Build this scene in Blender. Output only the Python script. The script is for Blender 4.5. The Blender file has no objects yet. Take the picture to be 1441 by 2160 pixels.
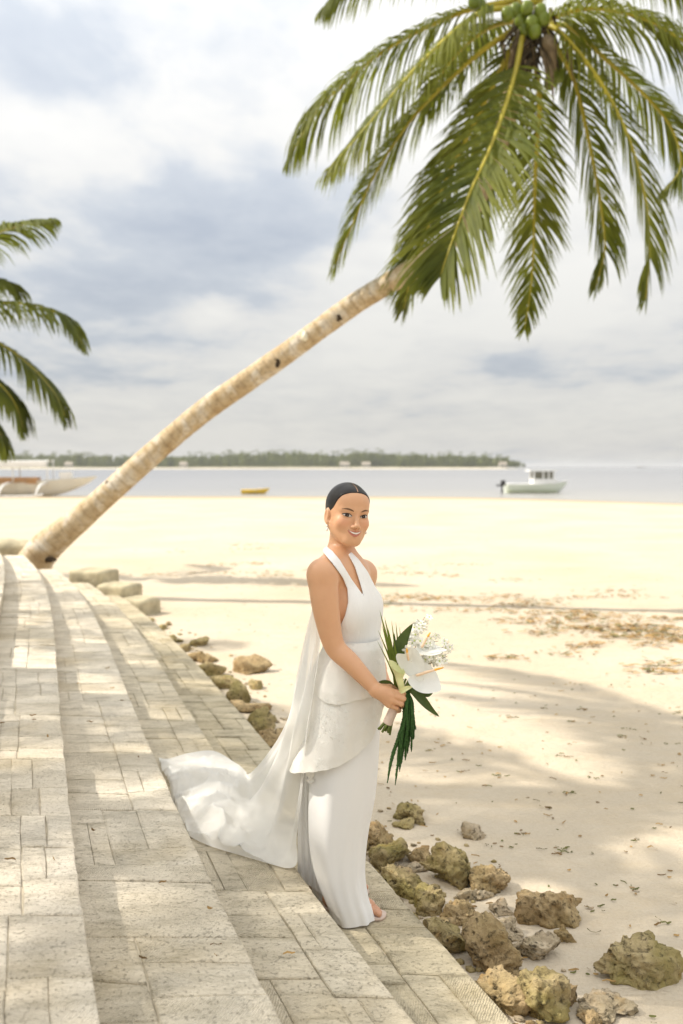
import bpy, bmesh, math, random
import numpy as np
from mathutils import Vector, Matrix, noise as mnoise

SC = bpy.context.scene
COL = SC.collection
R = math.radians

# ---------------------------------------------------------------- camera
F_PX, PX0, PY0, ZC = 2100.0, 720.5, 1080.0, 1.86
PITCH = math.atan((1080 - 983.2) / F_PX)
cd = bpy.data.cameras.new('camera'); cam = bpy.data.objects.new('camera', cd); COL.objects.link(cam)
cam.location = (0, 0, ZC); cam.rotation_euler = (math.pi / 2 - PITCH, 0, 0)
cd.sensor_fit = 'VERTICAL'; cd.sensor_height = 36.0; cd.lens = 36.0 * F_PX / 2160.0
cd.clip_start = 0.05; cd.clip_end = 20000
cd.dof.use_dof = True; cd.dof.focus_distance = 3.62; cd.dof.aperture_fstop = 2.4
SC.camera = cam

# ---------------------------------------------------------------- sun, exposure
SUN = Vector((-0.99 * math.cos(R(45)), 0.10 * math.cos(R(45)), math.sin(R(45)))).normalized()
sd = bpy.data.lights.new('sun', 'SUN'); so = bpy.data.objects.new('sun', sd); COL.objects.link(so)
sd.energy = 4.0; sd.angle = R(0.6); sd.color = (1.0, 0.93, 0.83)
so.rotation_euler = (-SUN).to_track_quat('-Z', 'Y').to_euler()
SC.view_settings.view_transform = 'Standard'
try: SC.view_settings.look = 'None'
except Exception: pass
SC.view_settings.exposure = 0.52; SC.view_settings.gamma = 1.0; SC.view_settings.use_curve_mapping = False
SC.cycles.use_denoising = True
SC.cycles.max_bounces = 8; SC.cycles.transparent_max_bounces = 12
SC.cycles.use_adaptive_sampling = False

# ---------------------------------------------------------------- node helper
class NT:
    def __init__(s, tree): s.t = tree
    def n(s, typ, **kw):
        nd = s.t.nodes.new('ShaderNode' + typ)
        for k, v in kw.items():
            if k.startswith('i_'):
                key = k[2:]
                key = int(key) if key.isdigit() else key.replace('_', ' ')
                if hasattr(v, 'links') or isinstance(v, bpy.types.NodeSocket): s.t.links.new(v, nd.inputs[key])
                else: nd.inputs[key].default_value = v
            else: setattr(nd, k, v)
        return nd
    def link(s, a, b): s.t.links.new(a, b)
    def math(s, op, a, b=None, c=None, clamp=False):
        nd = s.t.nodes.new('ShaderNodeMath'); nd.operation = op; nd.use_clamp = clamp
        for i, v in enumerate((a, b, c)):
            if v is None: continue
            if isinstance(v, bpy.types.NodeSocket): s.t.links.new(v, nd.inputs[i])
            else: nd.inputs[i].default_value = v
        return nd.outputs[0]
    def mix(s, fac, a, b, blend='MIX'):
        nd = s.t.nodes.new('ShaderNodeMix'); nd.data_type = 'RGBA'; nd.blend_type = blend
        for v, key in ((fac, 0), (a, 6), (b, 7)):
            if isinstance(v, bpy.types.NodeSocket): s.t.links.new(v, nd.inputs[key])
            else: nd.inputs[key].default_value = (v if key == 0 else (*v, 1) if len(v) == 3 else v)
        return nd.outputs[2]
    def ramp(s, fac, stops, interp='LINEAR'):
        nd = s.t.nodes.new('ShaderNodeValToRGB'); nd.color_ramp.interpolation = interp
        el = nd.color_ramp.elements
        while len(el) > 1: el.remove(el[-1])
        for i, (p, c) in enumerate(stops):
            e = el[0] if i == 0 else el.new(p)
            e.position = p; e.color = (*c, 1) if isinstance(c, tuple) else (c, c, c, 1)
        s.t.links.new(fac, nd.inputs[0]); return nd.outputs[0]
    def noise(s, vec, scale, detail=4, rough=0.55, dist=0.0):
        nd = s.n('TexNoise', i_Scale=scale, i_Detail=detail, i_Roughness=rough, i_Distortion=dist)
        if vec is not None: s.link(vec, nd.inputs['Vector'])
        return nd.outputs['Fac']
    def mapping(s, vec, loc=(0, 0, 0), rot=(0, 0, 0), scale=(1, 1, 1)):
        nd = s.n('Mapping'); s.link(vec, nd.inputs[0])
        nd.inputs[1].default_value = loc; nd.inputs[2].default_value = rot; nd.inputs[3].default_value = scale
        return nd.outputs[0]

# ---------------------------------------------------------------- world: cloudy daylight
w = bpy.data.worlds.new('World'); SC.world = w; w.use_nodes = True
w.node_tree.nodes.clear(); N = NT(w.node_tree)
tc = N.n('TexCoord').outputs['Generated']
sp = N.n('SeparateXYZ'); N.link(tc, sp.inputs[0]); dx, dy, dz = sp.outputs
sky = N.n('TexSky', sky_type='NISHITA', sun_disc=False, sun_elevation=R(45), sun_rotation=math.atan2(SUN.x, SUN.y))
el = N.math('MAXIMUM', dz, 0.0)
den = N.math('ADD', el, 0.11)
cx = N.math('DIVIDE', dx, den); cy = N.math('DIVIDE', dy, den)
cv = N.n('CombineXYZ'); N.link(cx, cv.inputs[0]); N.link(cy, cv.inputs[1])
az = N.math('ARCTAN2', dx, dy)
flat = N.mapping(cv.outputs[0], scale=(1.0, 0.62, 1), loc=(3.3, 1.7, 0.4))
n1 = N.noise(flat, 0.62, 3, 0.5, 0.3)
n2 = N.noise(flat, 2.6, 8, 0.52, 0.35)
n3 = N.noise(N.mapping(cv.outputs[0], scale=(1.1, 0.8, 1), loc=(8.1, -2.2, 1.0)), 5.5, 7, 0.55, 0.2)
cl = N.math('ADD', N.math('MULTIPLY', n1, 0.42), N.math('ADD', N.math('MULTIPLY', n2, 0.44), N.math('MULTIPLY', n3, 0.24)))
def lump(a0, e0, sa, se, amp):      # one broad bank of cloud round azimuth a0, height e0 (degrees)
    a = N.math('DIVIDE', N.math('SUBTRACT', az, R(a0)), R(sa))
    e = N.math('DIVIDE', N.math('SUBTRACT', el, math.sin(R(e0))), R(se))
    q = N.math('ADD', N.math('MULTIPLY', a, a), N.math('MULTIPLY', e, e))
    return N.math('MULTIPLY', N.math('POWER', 2.718, N.math('MULTIPLY', q, -1.0)), amp)
for args in LUMPS if 'LUMPS' in globals() else ((-12, 9.5, 9, 3.2, -.19), (-5, 14.0, 7, 2.5, -.16), (-14, 17, 8, 2.0, .07), (-7.5, 8.6, 2.2, .9, .20), (-15, 5, 9, 1.5, -.10),
        (10, 5.4, 5, .7, -.12), (9, 12, 10, 5, .13), (-12, 22.5, 12, 3.0, -.12), (5, 22, 8, 3, .10), (-3, 3.2, 14, .8, -.04), (-7, 1.3, 15, .8, .1), (13, 2.5, 9, 1.8, .08), (10, 8.5, 9, 3.0, .13), (-2, 6.0, 6, 1.6, .05), (0, 2.2, 25, 1.6, .06)):
    cl = N.math('ADD', cl, lump(*args))
cc = N.ramp(cl, [(0.32, (0.325, 0.355, 0.405)), (0.44, (0.40, 0.425, 0.46)), (0.50, (0.485, 0.495, 0.505)), (0.56, (0.555, 0.55, 0.535)), (0.70, (0.615, 0.605, 0.575))])
bgc = N.mix(0.94, N.mix(1.0, sky.outputs[0], (0.1, 0.1, 0.1), 'MULTIPLY'), cc)
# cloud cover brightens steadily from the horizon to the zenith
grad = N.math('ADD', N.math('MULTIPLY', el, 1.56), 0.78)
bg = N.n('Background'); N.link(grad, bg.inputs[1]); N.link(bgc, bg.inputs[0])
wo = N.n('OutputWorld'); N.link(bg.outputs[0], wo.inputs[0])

# ---------------------------------------------------------------- general helpers
def ray(px, py):
    u = (px - PX0) / F_PX; v = (py - PY0) / F_PX
    return np.array([u, math.cos(PITCH) - v * math.sin(PITCH), -math.sin(PITCH) - v * math.cos(PITCH)])
def at_z(px, py, z):
    d = ray(px, py); t = (z - ZC) / d[2]; return d * t + np.array([0, 0, ZC])
def at_y(px, py, Y):
    d = ray(px, py); return d * (Y / d[1]) + np.array([0, 0, ZC])
def project(P):
    P = np.asarray(P, dtype=np.float64); q = P - np.array([0, 0, ZC])
    c, s = math.cos(PITCH), math.sin(PITCH)
    fw = q[..., 1] * c - q[..., 2] * s; up = q[..., 1] * s + q[..., 2] * c
    return PX0 + F_PX * q[..., 0] / fw, PY0 - F_PX * up / fw

def _hash(ix, iy, iz, seed):
    h = (ix.astype(np.int64) * 374761393 + iy.astype(np.int64) * 668265263 + iz.astype(np.int64) * 2147483647 + seed * 1274126177) & 0xFFFFFFFF
    h = ((h ^ (h >> 13)) * 1274126177) & 0xFFFFFFFF
    h = ((h ^ (h >> 16)) * 2246822519) & 0xFFFFFFFF
    return ((h ^ (h >> 15)) & 0xFFFFFF) / float(0xFFFFFF)
def vnoise(p, seed=0):
    p = np.asarray(p, dtype=np.float64); i = np.floor(p); f = p - i; f = f * f * f * (f * (f * 6 - 15) + 10); i = i.astype(np.int64)
    out = 0
    for a in (0, 1):
        for b in (0, 1):
            for c in (0, 1):
                wgt = (f[..., 0] if a else 1 - f[..., 0]) * (f[..., 1] if b else 1 - f[..., 1]) * (f[..., 2] if c else 1 - f[..., 2])
                out = out + wgt * _hash(i[..., 0] + a, i[..., 1] + b, i[..., 2] + c, seed)
    return out
def fbm(p, oct=4, seed=0, gain=0.5):
    p = np.asarray(p, dtype=np.float64); s = 0; a = 1; t = 0
    for o in range(oct):
        s = s + a * (vnoise(p * 2 ** o + 17.3 * o, seed + o) - 0.5); t += a; a *= gain
    return s / t * 2
def smooth01(a, b, x):
    t = np.clip((np.asarray(x, dtype=float) - a) / (b - a), 0, 1); return t * t * (3 - 2 * t)
def catmull(pts, n):
    pts = np.asarray(pts, dtype=float); m = len(pts); ext = np.vstack([2 * pts[0] - pts[1], pts, 2 * pts[-1] - pts[-2]])
    u = np.linspace(0, m - 1, n); k = np.minimum(u.astype(int), m - 2); t = (u - k)[:, None]
    p0, p1, p2, p3 = ext[k], ext[k + 1], ext[k + 2], ext[k + 3]
    return 0.5 * ((2 * p1) + (-p0 + p2) * t + (2 * p0 - 5 * p1 + 4 * p2 - p3) * t ** 2 + (-p0 + 3 * p1 - 3 * p2 + p3) * t ** 3)

def tag(o, label=None, cat=None, group=None, kind=None):
    if label: o['label'] = label
    if cat: o['category'] = cat
    if group: o['group'] = group
    if kind: o['kind'] = kind
    return o
def empty(name, loc=(0, 0, 0)):
    o = bpy.data.objects.new(name, None); COL.objects.link(o); o.location = loc; o.empty_display_size = 0.1; return o
def mk(name, verts, faces, mat=None, parent=None, smooth=True, midx=None, uv=None, attrs=None, cols=None):
    me = bpy.data.meshes.new(name); me.from_pydata([tuple(map(float, v)) for v in verts], [], [tuple(map(int, f)) for f in faces])
    mats = mat if isinstance(mat, (list, tuple)) else [mat]
    for m in mats:
        if m: me.materials.append(m)
    if midx is not None: me.polygons.foreach_set('material_index', np.asarray(midx, dtype=np.int32))
    me.polygons.foreach_set('use_smooth', np.full(len(me.polygons), smooth))
    if uv is not None:
        l = me.uv_layers.new(name='UVMap'); li = np.empty(len(me.loops), dtype=np.int32); me.loops.foreach_get('vertex_index', li)
        l.data.foreach_set('uv', np.asarray(uv, dtype=np.float32)[li].ravel())
    for nm, arr in (attrs or {}).items():
        a = me.attributes.new(nm, 'FLOAT', 'POINT'); a.data.foreach_set('value', np.asarray(arr, dtype=np.float32))
    for nm, arr in (cols or {}).items():
        a = me.color_attributes.new(nm, 'FLOAT_COLOR', 'POINT'); c = np.ones((len(verts), 4), dtype=np.float32); c[:, :3] = arr
        a.data.foreach_set('color', c.ravel())
    me.update()
    o = bpy.data.objects.new(name, me); COL.objects.link(o)
    if parent is not None:
        o.parent = parent; o.matrix_parent_inverse = Matrix.Translation(-parent.location)
    return o
class MB:
    """collects shapes for ONE mesh object"""
    def __init__(s): s.v = []; s.f = []; s.m = []; s.uv = []
    def add(s, v, f, m=0, uv=None):
        o = len(s.v); s.v += [tuple(x) for x in v]; s.f += [tuple(i + o for i in q) for q in f]; s.m += [m] * len(f)
        s.uv += [tuple(x) for x in uv] if uv is not None else [(0, 0)] * len(v)
    def box(s, c, d, rz=0, m=0, taper=1.0):
        v = []
        for z in (-1, 1):
            k = taper if z > 0 else 1
            for x, y in ((-1, -1), (1, -1), (1, 1), (-1, 1)):
                X, Y = x * d[0] / 2 * k, y * d[1] / 2 * k
                v.append((c[0] + X * math.cos(rz) - Y * math.sin(rz), c[1] + X * math.sin(rz) + Y * math.cos(rz), c[2] + z * d[2] / 2))
        s.add(v, [(0, 3, 2, 1), (4, 5, 6, 7), (0, 1, 5, 4), (1, 2, 6, 5), (2, 3, 7, 6), (3, 0, 4, 7)], m)
    def tube(s, pts, rad, n=8, m=0, caps=True):
        pts = np.asarray(pts, dtype=float); k = len(pts); rad = np.broadcast_to(np.asarray(rad, dtype=float), (k,))
        T = np.gradient(pts, axis=0); T /= np.linalg.norm(T, axis=1)[:, None] + 1e-12
        ref = np.array([0, 0, 1.0]) if abs(T[0][2]) < 0.9 else np.array([1.0, 0, 0])
        a = np.cross(T[0], ref); a /= np.linalg.norm(a); v = []; uv = []; L = 0
        for i in range(k):
            a = a - T[i] * np.dot(a, T[i]); a /= np.linalg.norm(a); b = np.cross(T[i], a)
            if i: L += np.linalg.norm(pts[i] - pts[i - 1])
            for j in range(n):
                t = 2 * math.pi * j / n; v.append(pts[i] + rad[i] * (a * math.cos(t) + b * math.sin(t))); uv.append((j / n, L))
        f = [(i * n + j, i * n + (j + 1) % n, (i + 1) * n + (j + 1) % n, (i + 1) * n + j) for i in range(k - 1) for j in range(n)]
        if caps: f += [tuple(range(n - 1, -1, -1)), tuple((k - 1) * n + j for j in range(n))]
        s.add(v, f, m, uv)
    def grid(s, G, m=0, close=False, uv=None):
        G = np.asarray(G); a, b = G.shape[:2]; f = []
        for i in range(a - 1):
            for j in range(b if close else b - 1):
                f.append((i * b + j, i * b + (j + 1) % b, (i + 1) * b + (j + 1) % b, (i + 1) * b + j))
        s.add(G.reshape(-1, 3), f, m, uv)
    def build(s, name, mat, parent=None, smooth=True, **kw):
        mats = mat if isinstance(mat, (list, tuple)) else [mat]
        return mk(name, s.v, s.f, mats, parent, smooth, midx=s.m if len(mats) > 1 else None, uv=s.uv, **kw)

# ---------------------------------------------------------------- materials
def newmat(name):
    m = bpy.data.materials.new(name); m.use_nodes = True; t = m.node_tree; t.nodes.clear(); q = NT(t)
    out = q.n('OutputMaterial'); bs = q.n('BsdfPrincipled'); q.link(bs.outputs[0], out.inputs[0]); return m, q, bs, out
def setc(q, sock, v):
    if isinstance(v, bpy.types.NodeSocket): q.link(v, sock)
    else: sock.default_value = (*v, 1) if isinstance(v, tuple) and len(v) == 3 else v
def bump(q, bs, h, strength=0.3, dist=0.01):
    b = q.n('Bump', i_Strength=strength, i_Distance=dist); q.link(h, b.inputs['Height']); q.link(b.outputs[0], bs.inputs['Normal']); return b
def simple(name, col, rough=0.6, var=0.12, scale=8.0, bmp=0.0, spec=0.4, coord='Object', metal=0.0):
    m, q, bs, out = newmat(name); c = q.n('TexCoord').outputs[coord]; n = q.noise(c, scale, 5)
    lo = tuple(x * (1 - var) for x in col); hi = tuple(min(1, x * (1 + var)) for x in col)
    setc(q, bs.inputs['Base Color'], q.ramp(n, [(0.3, lo), (0.7, hi)])); bs.inputs['Roughness'].default_value = rough
    bs.inputs['Specular IOR Level'].default_value = spec; bs.inputs['Metallic'].default_value = metal
    if bmp: bump(q, bs, q.noise(c, scale * 6, 4), 0.4, bmp)
    return m
def leafmat(name, c1, c2, trans=0.35, rough=0.45, scale=3.0, coord='Object'):
    m, q, bs, out = newmat(name); c = q.n('TexCoord').outputs[coord]
    col = q.ramp(q.noise(c, scale, 4), [(0.32, c1), (0.68, c2)])
    q.link(col, bs.inputs['Base Color']); bs.inputs['Roughness'].default_value = rough; bs.inputs['Specular IOR Level'].default_value = 0.25
    tr = q.n('BsdfTranslucent'); q.link(q.mix(0.55, col, (0.30, 0.34, 0.03)), tr.inputs[0])
    mx = q.n('MixShader', i_0=trans); q.link(bs.outputs[0], mx.inputs[1]); q.link(tr.outputs[0], mx.inputs[2]); q.link(mx.outputs[0], out.inputs[0]); return m
M = {}
# sand
m, q, bs, out = newmat('sand'); M['sand'] = m
c = q.n('TexCoord').outputs['Object']
geo = q.n('SeparateXYZ'); q.link(c, geo.inputs[0])
n_big = q.noise(c, 0.35, 5, 0.55, 0.4); n_mid = q.noise(q.mapping(c, scale=(1, 2.2, 1)), 2.2, 6, 0.6, 0.3); n_f = q.noise(c, 60, 6, 0.7)
col = q.ramp(n_big, [(0.3, (0.51, 0.43, 0.315)), (0.55, (0.56, 0.485, 0.375)), (0.75, (0.61, 0.54, 0.435))])
col = q.mix(q.ramp(n_mid, [(0.45, 0.0), (0.75, 0.45)]), col, (0.55, 0.44, 0.29))
col = q.mix(q.ramp(n_f, [(0.35, 0.16), (0.6, 0.0)]), col, (0.34, 0.25, 0.14))
spk = q.noise(c, 210, 2, 0.5); col = q.mix(q.ramp(spk, [(0.68, 0.0), (0.74, 0.55)]), col, (0.28, 0.18, 0.09))
wet = q.ramp(q.math('ADD', geo.outputs[2], q.math('MULTIPLY', n_big, 0.06)), [(0.0, 0.0), (1.0, 0.0)])
wt = q.math('MULTIPLY', q.math('SUBTRACT', -0.40, q.math('ADD', geo.outputs[2], q.math('MULTIPLY', n_mid, 0.05))), 14.0, clamp=True)
col = q.mix(wt, col, (0.36, 0.27, 0.145))
q.link(col, bs.inputs['Base Color']); bs.inputs['Roughness'].default_value = 0.95; bs.inputs['Specular IOR Level'].default_value = 0.15
hh = q.math('ADD', q.math('MULTIPLY', n_f, 0.5), q.math('ADD', q.math('MULTIPLY', q.noise(c, 14, 5, 0.6), 1.3), q.math('MULTIPLY', n_mid, 3.4)))
bump(q, bs, hh, 0.55, 0.03)
# sea
m, q, bs, out = newmat('sea_water'); M['sea'] = m
c = q.n('TexCoord').outputs['Object']; s_ = q.n('SeparateXYZ'); q.link(c, s_.inputs[0])
bs.inputs['Roughness'].default_value = 0.22; bs.inputs['IOR'].default_value = 1.33
shal = q.ramp(q.math('DIVIDE', s_.outputs[1], 300.0), [(0.22, (0.33, 0.315, 0.27)), (0.36, (0.24, 0.24, 0.24)), (1.0, (0.19, 0.195, 0.205))])
q.link(q.mix(q.ramp(q.noise(q.mapping(c, scale=(.02, .12, 1)), 1.0, 4), [(0.4, 0.0), (0.65, 0.35)]), shal, (0.30, 0.30, 0.30)), bs.inputs['Base Color'])
bump(q, bs, q.math('ADD', q.noise(q.mapping(c, scale=(.35, 1.1, 1)), 1.0, 5, 0.6), q.noise(q.mapping(c, scale=(.06, .2, 1)), 1.0, 3)), 0.6, 0.35)
# stone of the steps; uv are metres in the stone's own frame, 'rnd' and 'tone' vary from stone to stone
def stone_mat(name):
    m, q, bs, out = newmat(name)
    uv = q.n('UVMap').outputs[0]; c = q.n('TexCoord').outputs['Object']
    rnd = q.n('Attribute', attribute_name='rnd').outputs['Fac']; tone = q.n('Attribute', attribute_name='tone').outputs['Fac']
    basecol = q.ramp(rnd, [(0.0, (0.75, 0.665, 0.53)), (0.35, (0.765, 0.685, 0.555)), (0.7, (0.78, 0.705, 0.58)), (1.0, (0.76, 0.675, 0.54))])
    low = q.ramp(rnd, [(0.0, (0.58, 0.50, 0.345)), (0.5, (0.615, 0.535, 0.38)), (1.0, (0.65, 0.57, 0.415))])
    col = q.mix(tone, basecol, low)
    rim = q.n('Attribute', attribute_name='rim').outputs['Fac']
    cs = q.mapping(c, scale=(0.75, 1.9, 1.3), rot=(0, 0, -.3))
    n1 = q.noise(cs, 7.0, 8, 0.68, 0.6); n2 = q.noise(cs, 38, 7, 0.74, 0.5); n3 = q.noise(c, 95, 4, 0.65); n0 = q.noise(c, 1.3, 4, 0.55)
    grey = q.math('MULTIPLY', q.ramp(n1, [(0.46, 0.0), (0.66, 0.85)]), q.ramp(n2, [(0.30, 0.2), (0.62, 1.0)]))
    col = q.mix(q.math('MULTIPLY', grey, q.math('ADD', q.math('MULTIPLY', tone, .35), .58)), col, (0.27, 0.23, 0.15))
    col = q.mix(q.ramp(n0, [(0.44, 0.0), (0.70, 0.40)]), col, (0.50, 0.41, 0.26))
    dirt = q.math('MULTIPLY', rim, q.math('MULTIPLY', q.ramp(n1, [(0.40, 0.0), (0.62, 0.75)]), q.math('ADD', q.math('MULTIPLY', tone, .45), .14))); col = q.mix(dirt, col, (0.20, 0.17, 0.105))
    col = q.mix(q.ramp(n2, [(0.58, 0.0), (0.70, 0.6)]), col, (0.17, 0.14, 0.085))
    yel = q.ramp(q.noise(c, 2.3, 4, 0.5), [(0.56, 0.0), (0.76, 0.35)]); col = q.mix(yel, col, (0.50, 0.37, 0.17))
    pits = q.ramp(n3, [(0.31, 1.0), (0.42, 0.0)]); col = q.mix(q.math('MULTIPLY', pits, 0.28), col, (0.16, 0.13, 0.08))
    wv = q.n('TexWave', wave_type='BANDS', bands_direction='X', i_Scale=38.0, i_Distortion=5.0, i_Detail=4.0, i_Detail_Scale=1.2); q.link(uv, wv.inputs[0])
    comb = q.ramp(q.noise(uv, 3.1, 3, 0.5), [(0.45, 0.0), (0.62, 1.0)])
    grooves = q.math('MULTIPLY', wv.outputs['Fac'], comb)
    col = q.mix(q.math('MULTIPLY', q.math('SUBTRACT', comb, grooves, clamp=True), 0.16), col, (0.20, 0.18, 0.12))
    q.link(col, bs.inputs['Base Color']); bs.inputs['Roughness'].default_value = 0.9; bs.inputs['Specular IOR Level'].default_value = 0.2
    h = q.math('ADD', q.math('MULTIPLY', grooves, 0.55), q.math('ADD', q.math('MULTIPLY', n2, 1.5), q.math('SUBTRACT', q.math('MULTIPLY', n1, 1.2), pits)))
    bump(q, bs, h, 0.8, 0.010)
    return m
M['stone'] = stone_mat('step_limestone')
M['mortar'] = simple('step_mortar', (0.52, 0.455, 0.34), 0.95, 0.25, 20, 0.004, 0.1)
M['endblock'] = simple('end_block_stone', (0.44, 0.385, 0.26), 0.92, 0.35, 5, 0.012, 0.2)
def rock_mat(name, a, b, moss, mossy):
    m, q, bs, out = newmat(name); c = q.n('TexCoord').outputs['Object']
    oi = q.n('ObjectInfo').outputs['Random']
    cv = q.n('VectorMath', operation='ADD'); q.link(c, cv.inputs[0]); cb = q.n('CombineXYZ'); q.link(q.math('MULTIPLY', oi, 37.0), cb.inputs[0]); q.link(cb.outputs[0], cv.inputs[1]); c = cv.outputs[0]
    n1 = q.noise(c, 7, 6, 0.62, 0.5); n2 = q.noise(c, 32, 6, 0.68, 0.3); n3 = q.noise(c, 4.0, 5, 0.6, 0.6)
    col = q.ramp(n1, [(0.30, a), (0.62, b)])
    col = q.mix(q.ramp(q.noise(c, 11, 4), [(0.58, 0.0), (0.72, 0.6)]), col, (0.42, 0.24, 0.085))
    nz = q.n('SeparateXYZ'); q.link(q.n('NewGeometry').outputs['Normal'], nz.inputs[0])
    ms = q.math('MULTIPLY', q.ramp(n3, [(0.42, 0.0), (0.60, 1.0)]), mossy)
    col = q.mix(ms, col, moss)
    col = q.mix(q.ramp(n2, [(0.52, 0.0), (0.66, 0.85)]), col, (0.055, 0.045, 0.025))
    vo = q.n('TexVoronoi', feature='F1', i_Scale=38.0); q.link(c, vo.inputs['Vector'])
    pit = q.ramp(vo.outputs['Distance'], [(0.10, 1.0), (0.32, 0.0)])
    pit = q.math('MULTIPLY', pit, q.ramp(n1, [(0.45, 0.0), (0.6, 1.0)])); col = q.mix(q.math('MULTIPLY', pit, 0.7), col, (0.05, 0.04, 0.02))
    q.link(col, bs.inputs['Base Color']); bs.inputs['Roughness'].default_value = 0.92; bs.inputs['Specular IOR Level'].default_value = 0.2
    bump(q, bs, q.math('ADD', q.math('MULTIPLY', n2, 1.6), q.math('SUBTRACT', n1, pit)), 0.9, 0.018); return m
M['rock_brown'] = rock_mat('rock_brown', (0.31, 0.21, 0.10), (0.56, 0.42, 0.235), (0.28, 0.22, 0.075), 0.3)
M['rock_moss'] = rock_mat('rock_mossy', (0.28, 0.215, 0.10), (0.52, 0.41, 0.22), (0.27, 0.23, 0.06), 0.6)
M['rock_pale'] = rock_mat('rock_pale', (0.42, 0.33, 0.22), (0.62, 0.51, 0.36), (0.32, 0.26, 0.13), 0.4)
# palms
M['leaf'] = leafmat('palm_leaflet', (0.070, 0.095, 0.010), (0.175, 0.185, 0.020), 0.45, 0.6, 1.2)
M['leaf_far'] = leafmat('palm_leaflet_yellowish', (0.07, 0.090, 0.013), (0.14, 0.16, 0.022), 0.38, 0.6, 1.2)
M['rachis'] = simple('palm_rachis', (0.42, 0.35, 0.03), 0.45, 0.2, 3)
m, q, bs, out = newmat('palm_trunk'); M['trunk'] = m
uv = q.n('UVMap').outputs[0]; c = q.n('TexCoord').outputs['Object']; su = q.n('SeparateXYZ'); q.link(uv, su.inputs[0])
wob = q.math('MULTIPLY', q.noise(c, 5, 4), 0.09)
ph = q.math('FRACT', q.math('MULTIPLY', q.math('ADD', su.outputs[1], wob), 7.0))
ring = q.ramp(ph, [(0.0, 1.0), (0.12, 0.15), (0.5, 0.0), (0.88, 0.1), (1.0, 1.0)])
n1 = q.noise(c, 4, 5, 0.6, 0.4); n2 = q.noise(q.mapping(c, scale=(1, 1, 1)), 24, 6, 0.7)
col = q.ramp(n1, [(0.30, (0.42, 0.30, 0.165)), (0.50, (0.56, 0.44, 0.28)), (0.66, (0.68, 0.61, 0.50))])
col = q.mix(q.math('MULTIPLY', ring, q.math('MULTIPLY', q.noise(c, 9, 3), 0.6)), col, (0.28, 0.18, 0.09)); col = q.mix(q.ramp(n2, [(0.52, 0.0), (0.70, 0.6)]), col, (0.13, 0.09, 0.05))
q.link(col, bs.inputs['Base Color']); bs.inputs['Roughness'].default_value = 0.9; bs.inputs['Specular IOR Level'].default_value = 0.2
bump(q, bs, q.math('SUBTRACT', q.math('MULTIPLY', n2, 1.2), ring), 0.6, 0.02)
M['coconut'] = simple('green_coconut', (0.13, 0.17, 0.012), 0.35, 0.25, 5)
M['dry'] = simple('dry_palm_sheath', (0.17, 0.125, 0.07), 0.85, 0.4, 9, 0.01)
M['fibre'] = simple('crown_fibre', (0.075, 0.055, 0.028), 0.9, 0.5, 9, 0.02)
M['hole'] = simple('trunk_notch', (0.05, 0.033, 0.018), 0.95, 0.3, 9)
M['lampglass'] = simple('lamp_glass', (0.75, 0.70, 0.55), 0.2, 0.05, 9)
# ================================================================ the beach
rng = np.random.default_rng(5)
def shore_y(x):
    x = np.asarray(x, dtype=float)
    return 77 - 1.15 * np.log1p(np.exp((x - 9) / 2.0)) * 2.0 + 0.04 * np.minimum(x, 0) * -1
def sand_base(x, y):
    ys = np.maximum(shore_y(x), 30); t = np.asarray(y, dtype=float) / ys
    return np.where(t < 1, -0.5 * np.clip(t, 0, 1) ** 1.25, -0.5 - (t - 1) * ys * 0.02)
def sand_z(x, y):
    x = np.asarray(x, dtype=float); y = np.asarray(y, dtype=float); P = np.stack([x, y, 0 * x], -1)
    near = np.exp(-np.maximum(y, 0) / 30)
    return sand_base(x, y) + near * (0.020 * fbm(P * 0.9, 3, 3) + 0.012 * fbm(P * 4.5, 3, 9) + 0.025 * np.exp(-((y - 13.6 + 0.45 * x) / 0.9) ** 2) * smooth01(-1.5, 1, x))
ys = np.concatenate([np.linspace(-30, -1, 12), np.linspace(0.5, 9, 190), np.geomspace(9.05, 70, 170), np.linspace(70.6, 100, 50), np.linspace(102, 260, 14)])
s = np.linspace(-1, 1, 240); s = np.sign(s) * np.abs(s) ** 1.15
YY, SS = np.meshgrid(ys, s, indexing='ij'); XX = SS * (7 + 0.62 * np.maximum(YY, 0) + np.where(YY < 0, 20, 0)) + 0.25
ZZ = sand_z(XX, YY); mb = MB(); mb.grid(np.stack([XX, YY, ZZ], -1)); tag(mb.build('beach_sand', M['sand']), kind='structure')
mb = MB(); SEA = -0.5
ysea = np.concatenate([np.linspace(36, 200, 40), np.geomspace(210, 9000, 30)])
mb.grid(np.array([[(sx * (60 + 0.9 * y), y, SEA) for sx in np.linspace(-1, 1, 12)] for y in ysea])); tag(mb.build('sea', M['sea']), kind='structure')

# ================================================================ stone steps
EDGE_PX = {0: ([(0, 1167), (12, 1199), (14, 1218)], .76),
 1: ([(203, 2160), (185, 1940), (150, 1700), (125, 1450), (119, 1393), (112, 1330), (104, 1267), (102, 1247), (90, 1223), (75, 1196), (51, 1172)], .61),
 2: ([(590, 2160), (412, 1769), (378, 1700), (265, 1450), (253, 1424), (231, 1376), (211, 1320), (194, 1281), (175, 1257), (155, 1233), (131, 1211), (119, 1201)], .46),
 3: ([(868, 2160), (737, 1975), (469, 1593), (347, 1427), (316, 1369), (291, 1330), (257, 1286), (233, 1262), (211, 1245), (185, 1230)], .31),
 4: ([(1083, 2160), (900, 1956), (568, 1576), (378, 1356), (350, 1335), (316, 1305), (284, 1281), (267, 1264), (250, 1254)], .16)}
TZ = {0: .76, 1: .61, 2: .46, 3: .31, 4: .16}
POLY = {}
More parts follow.
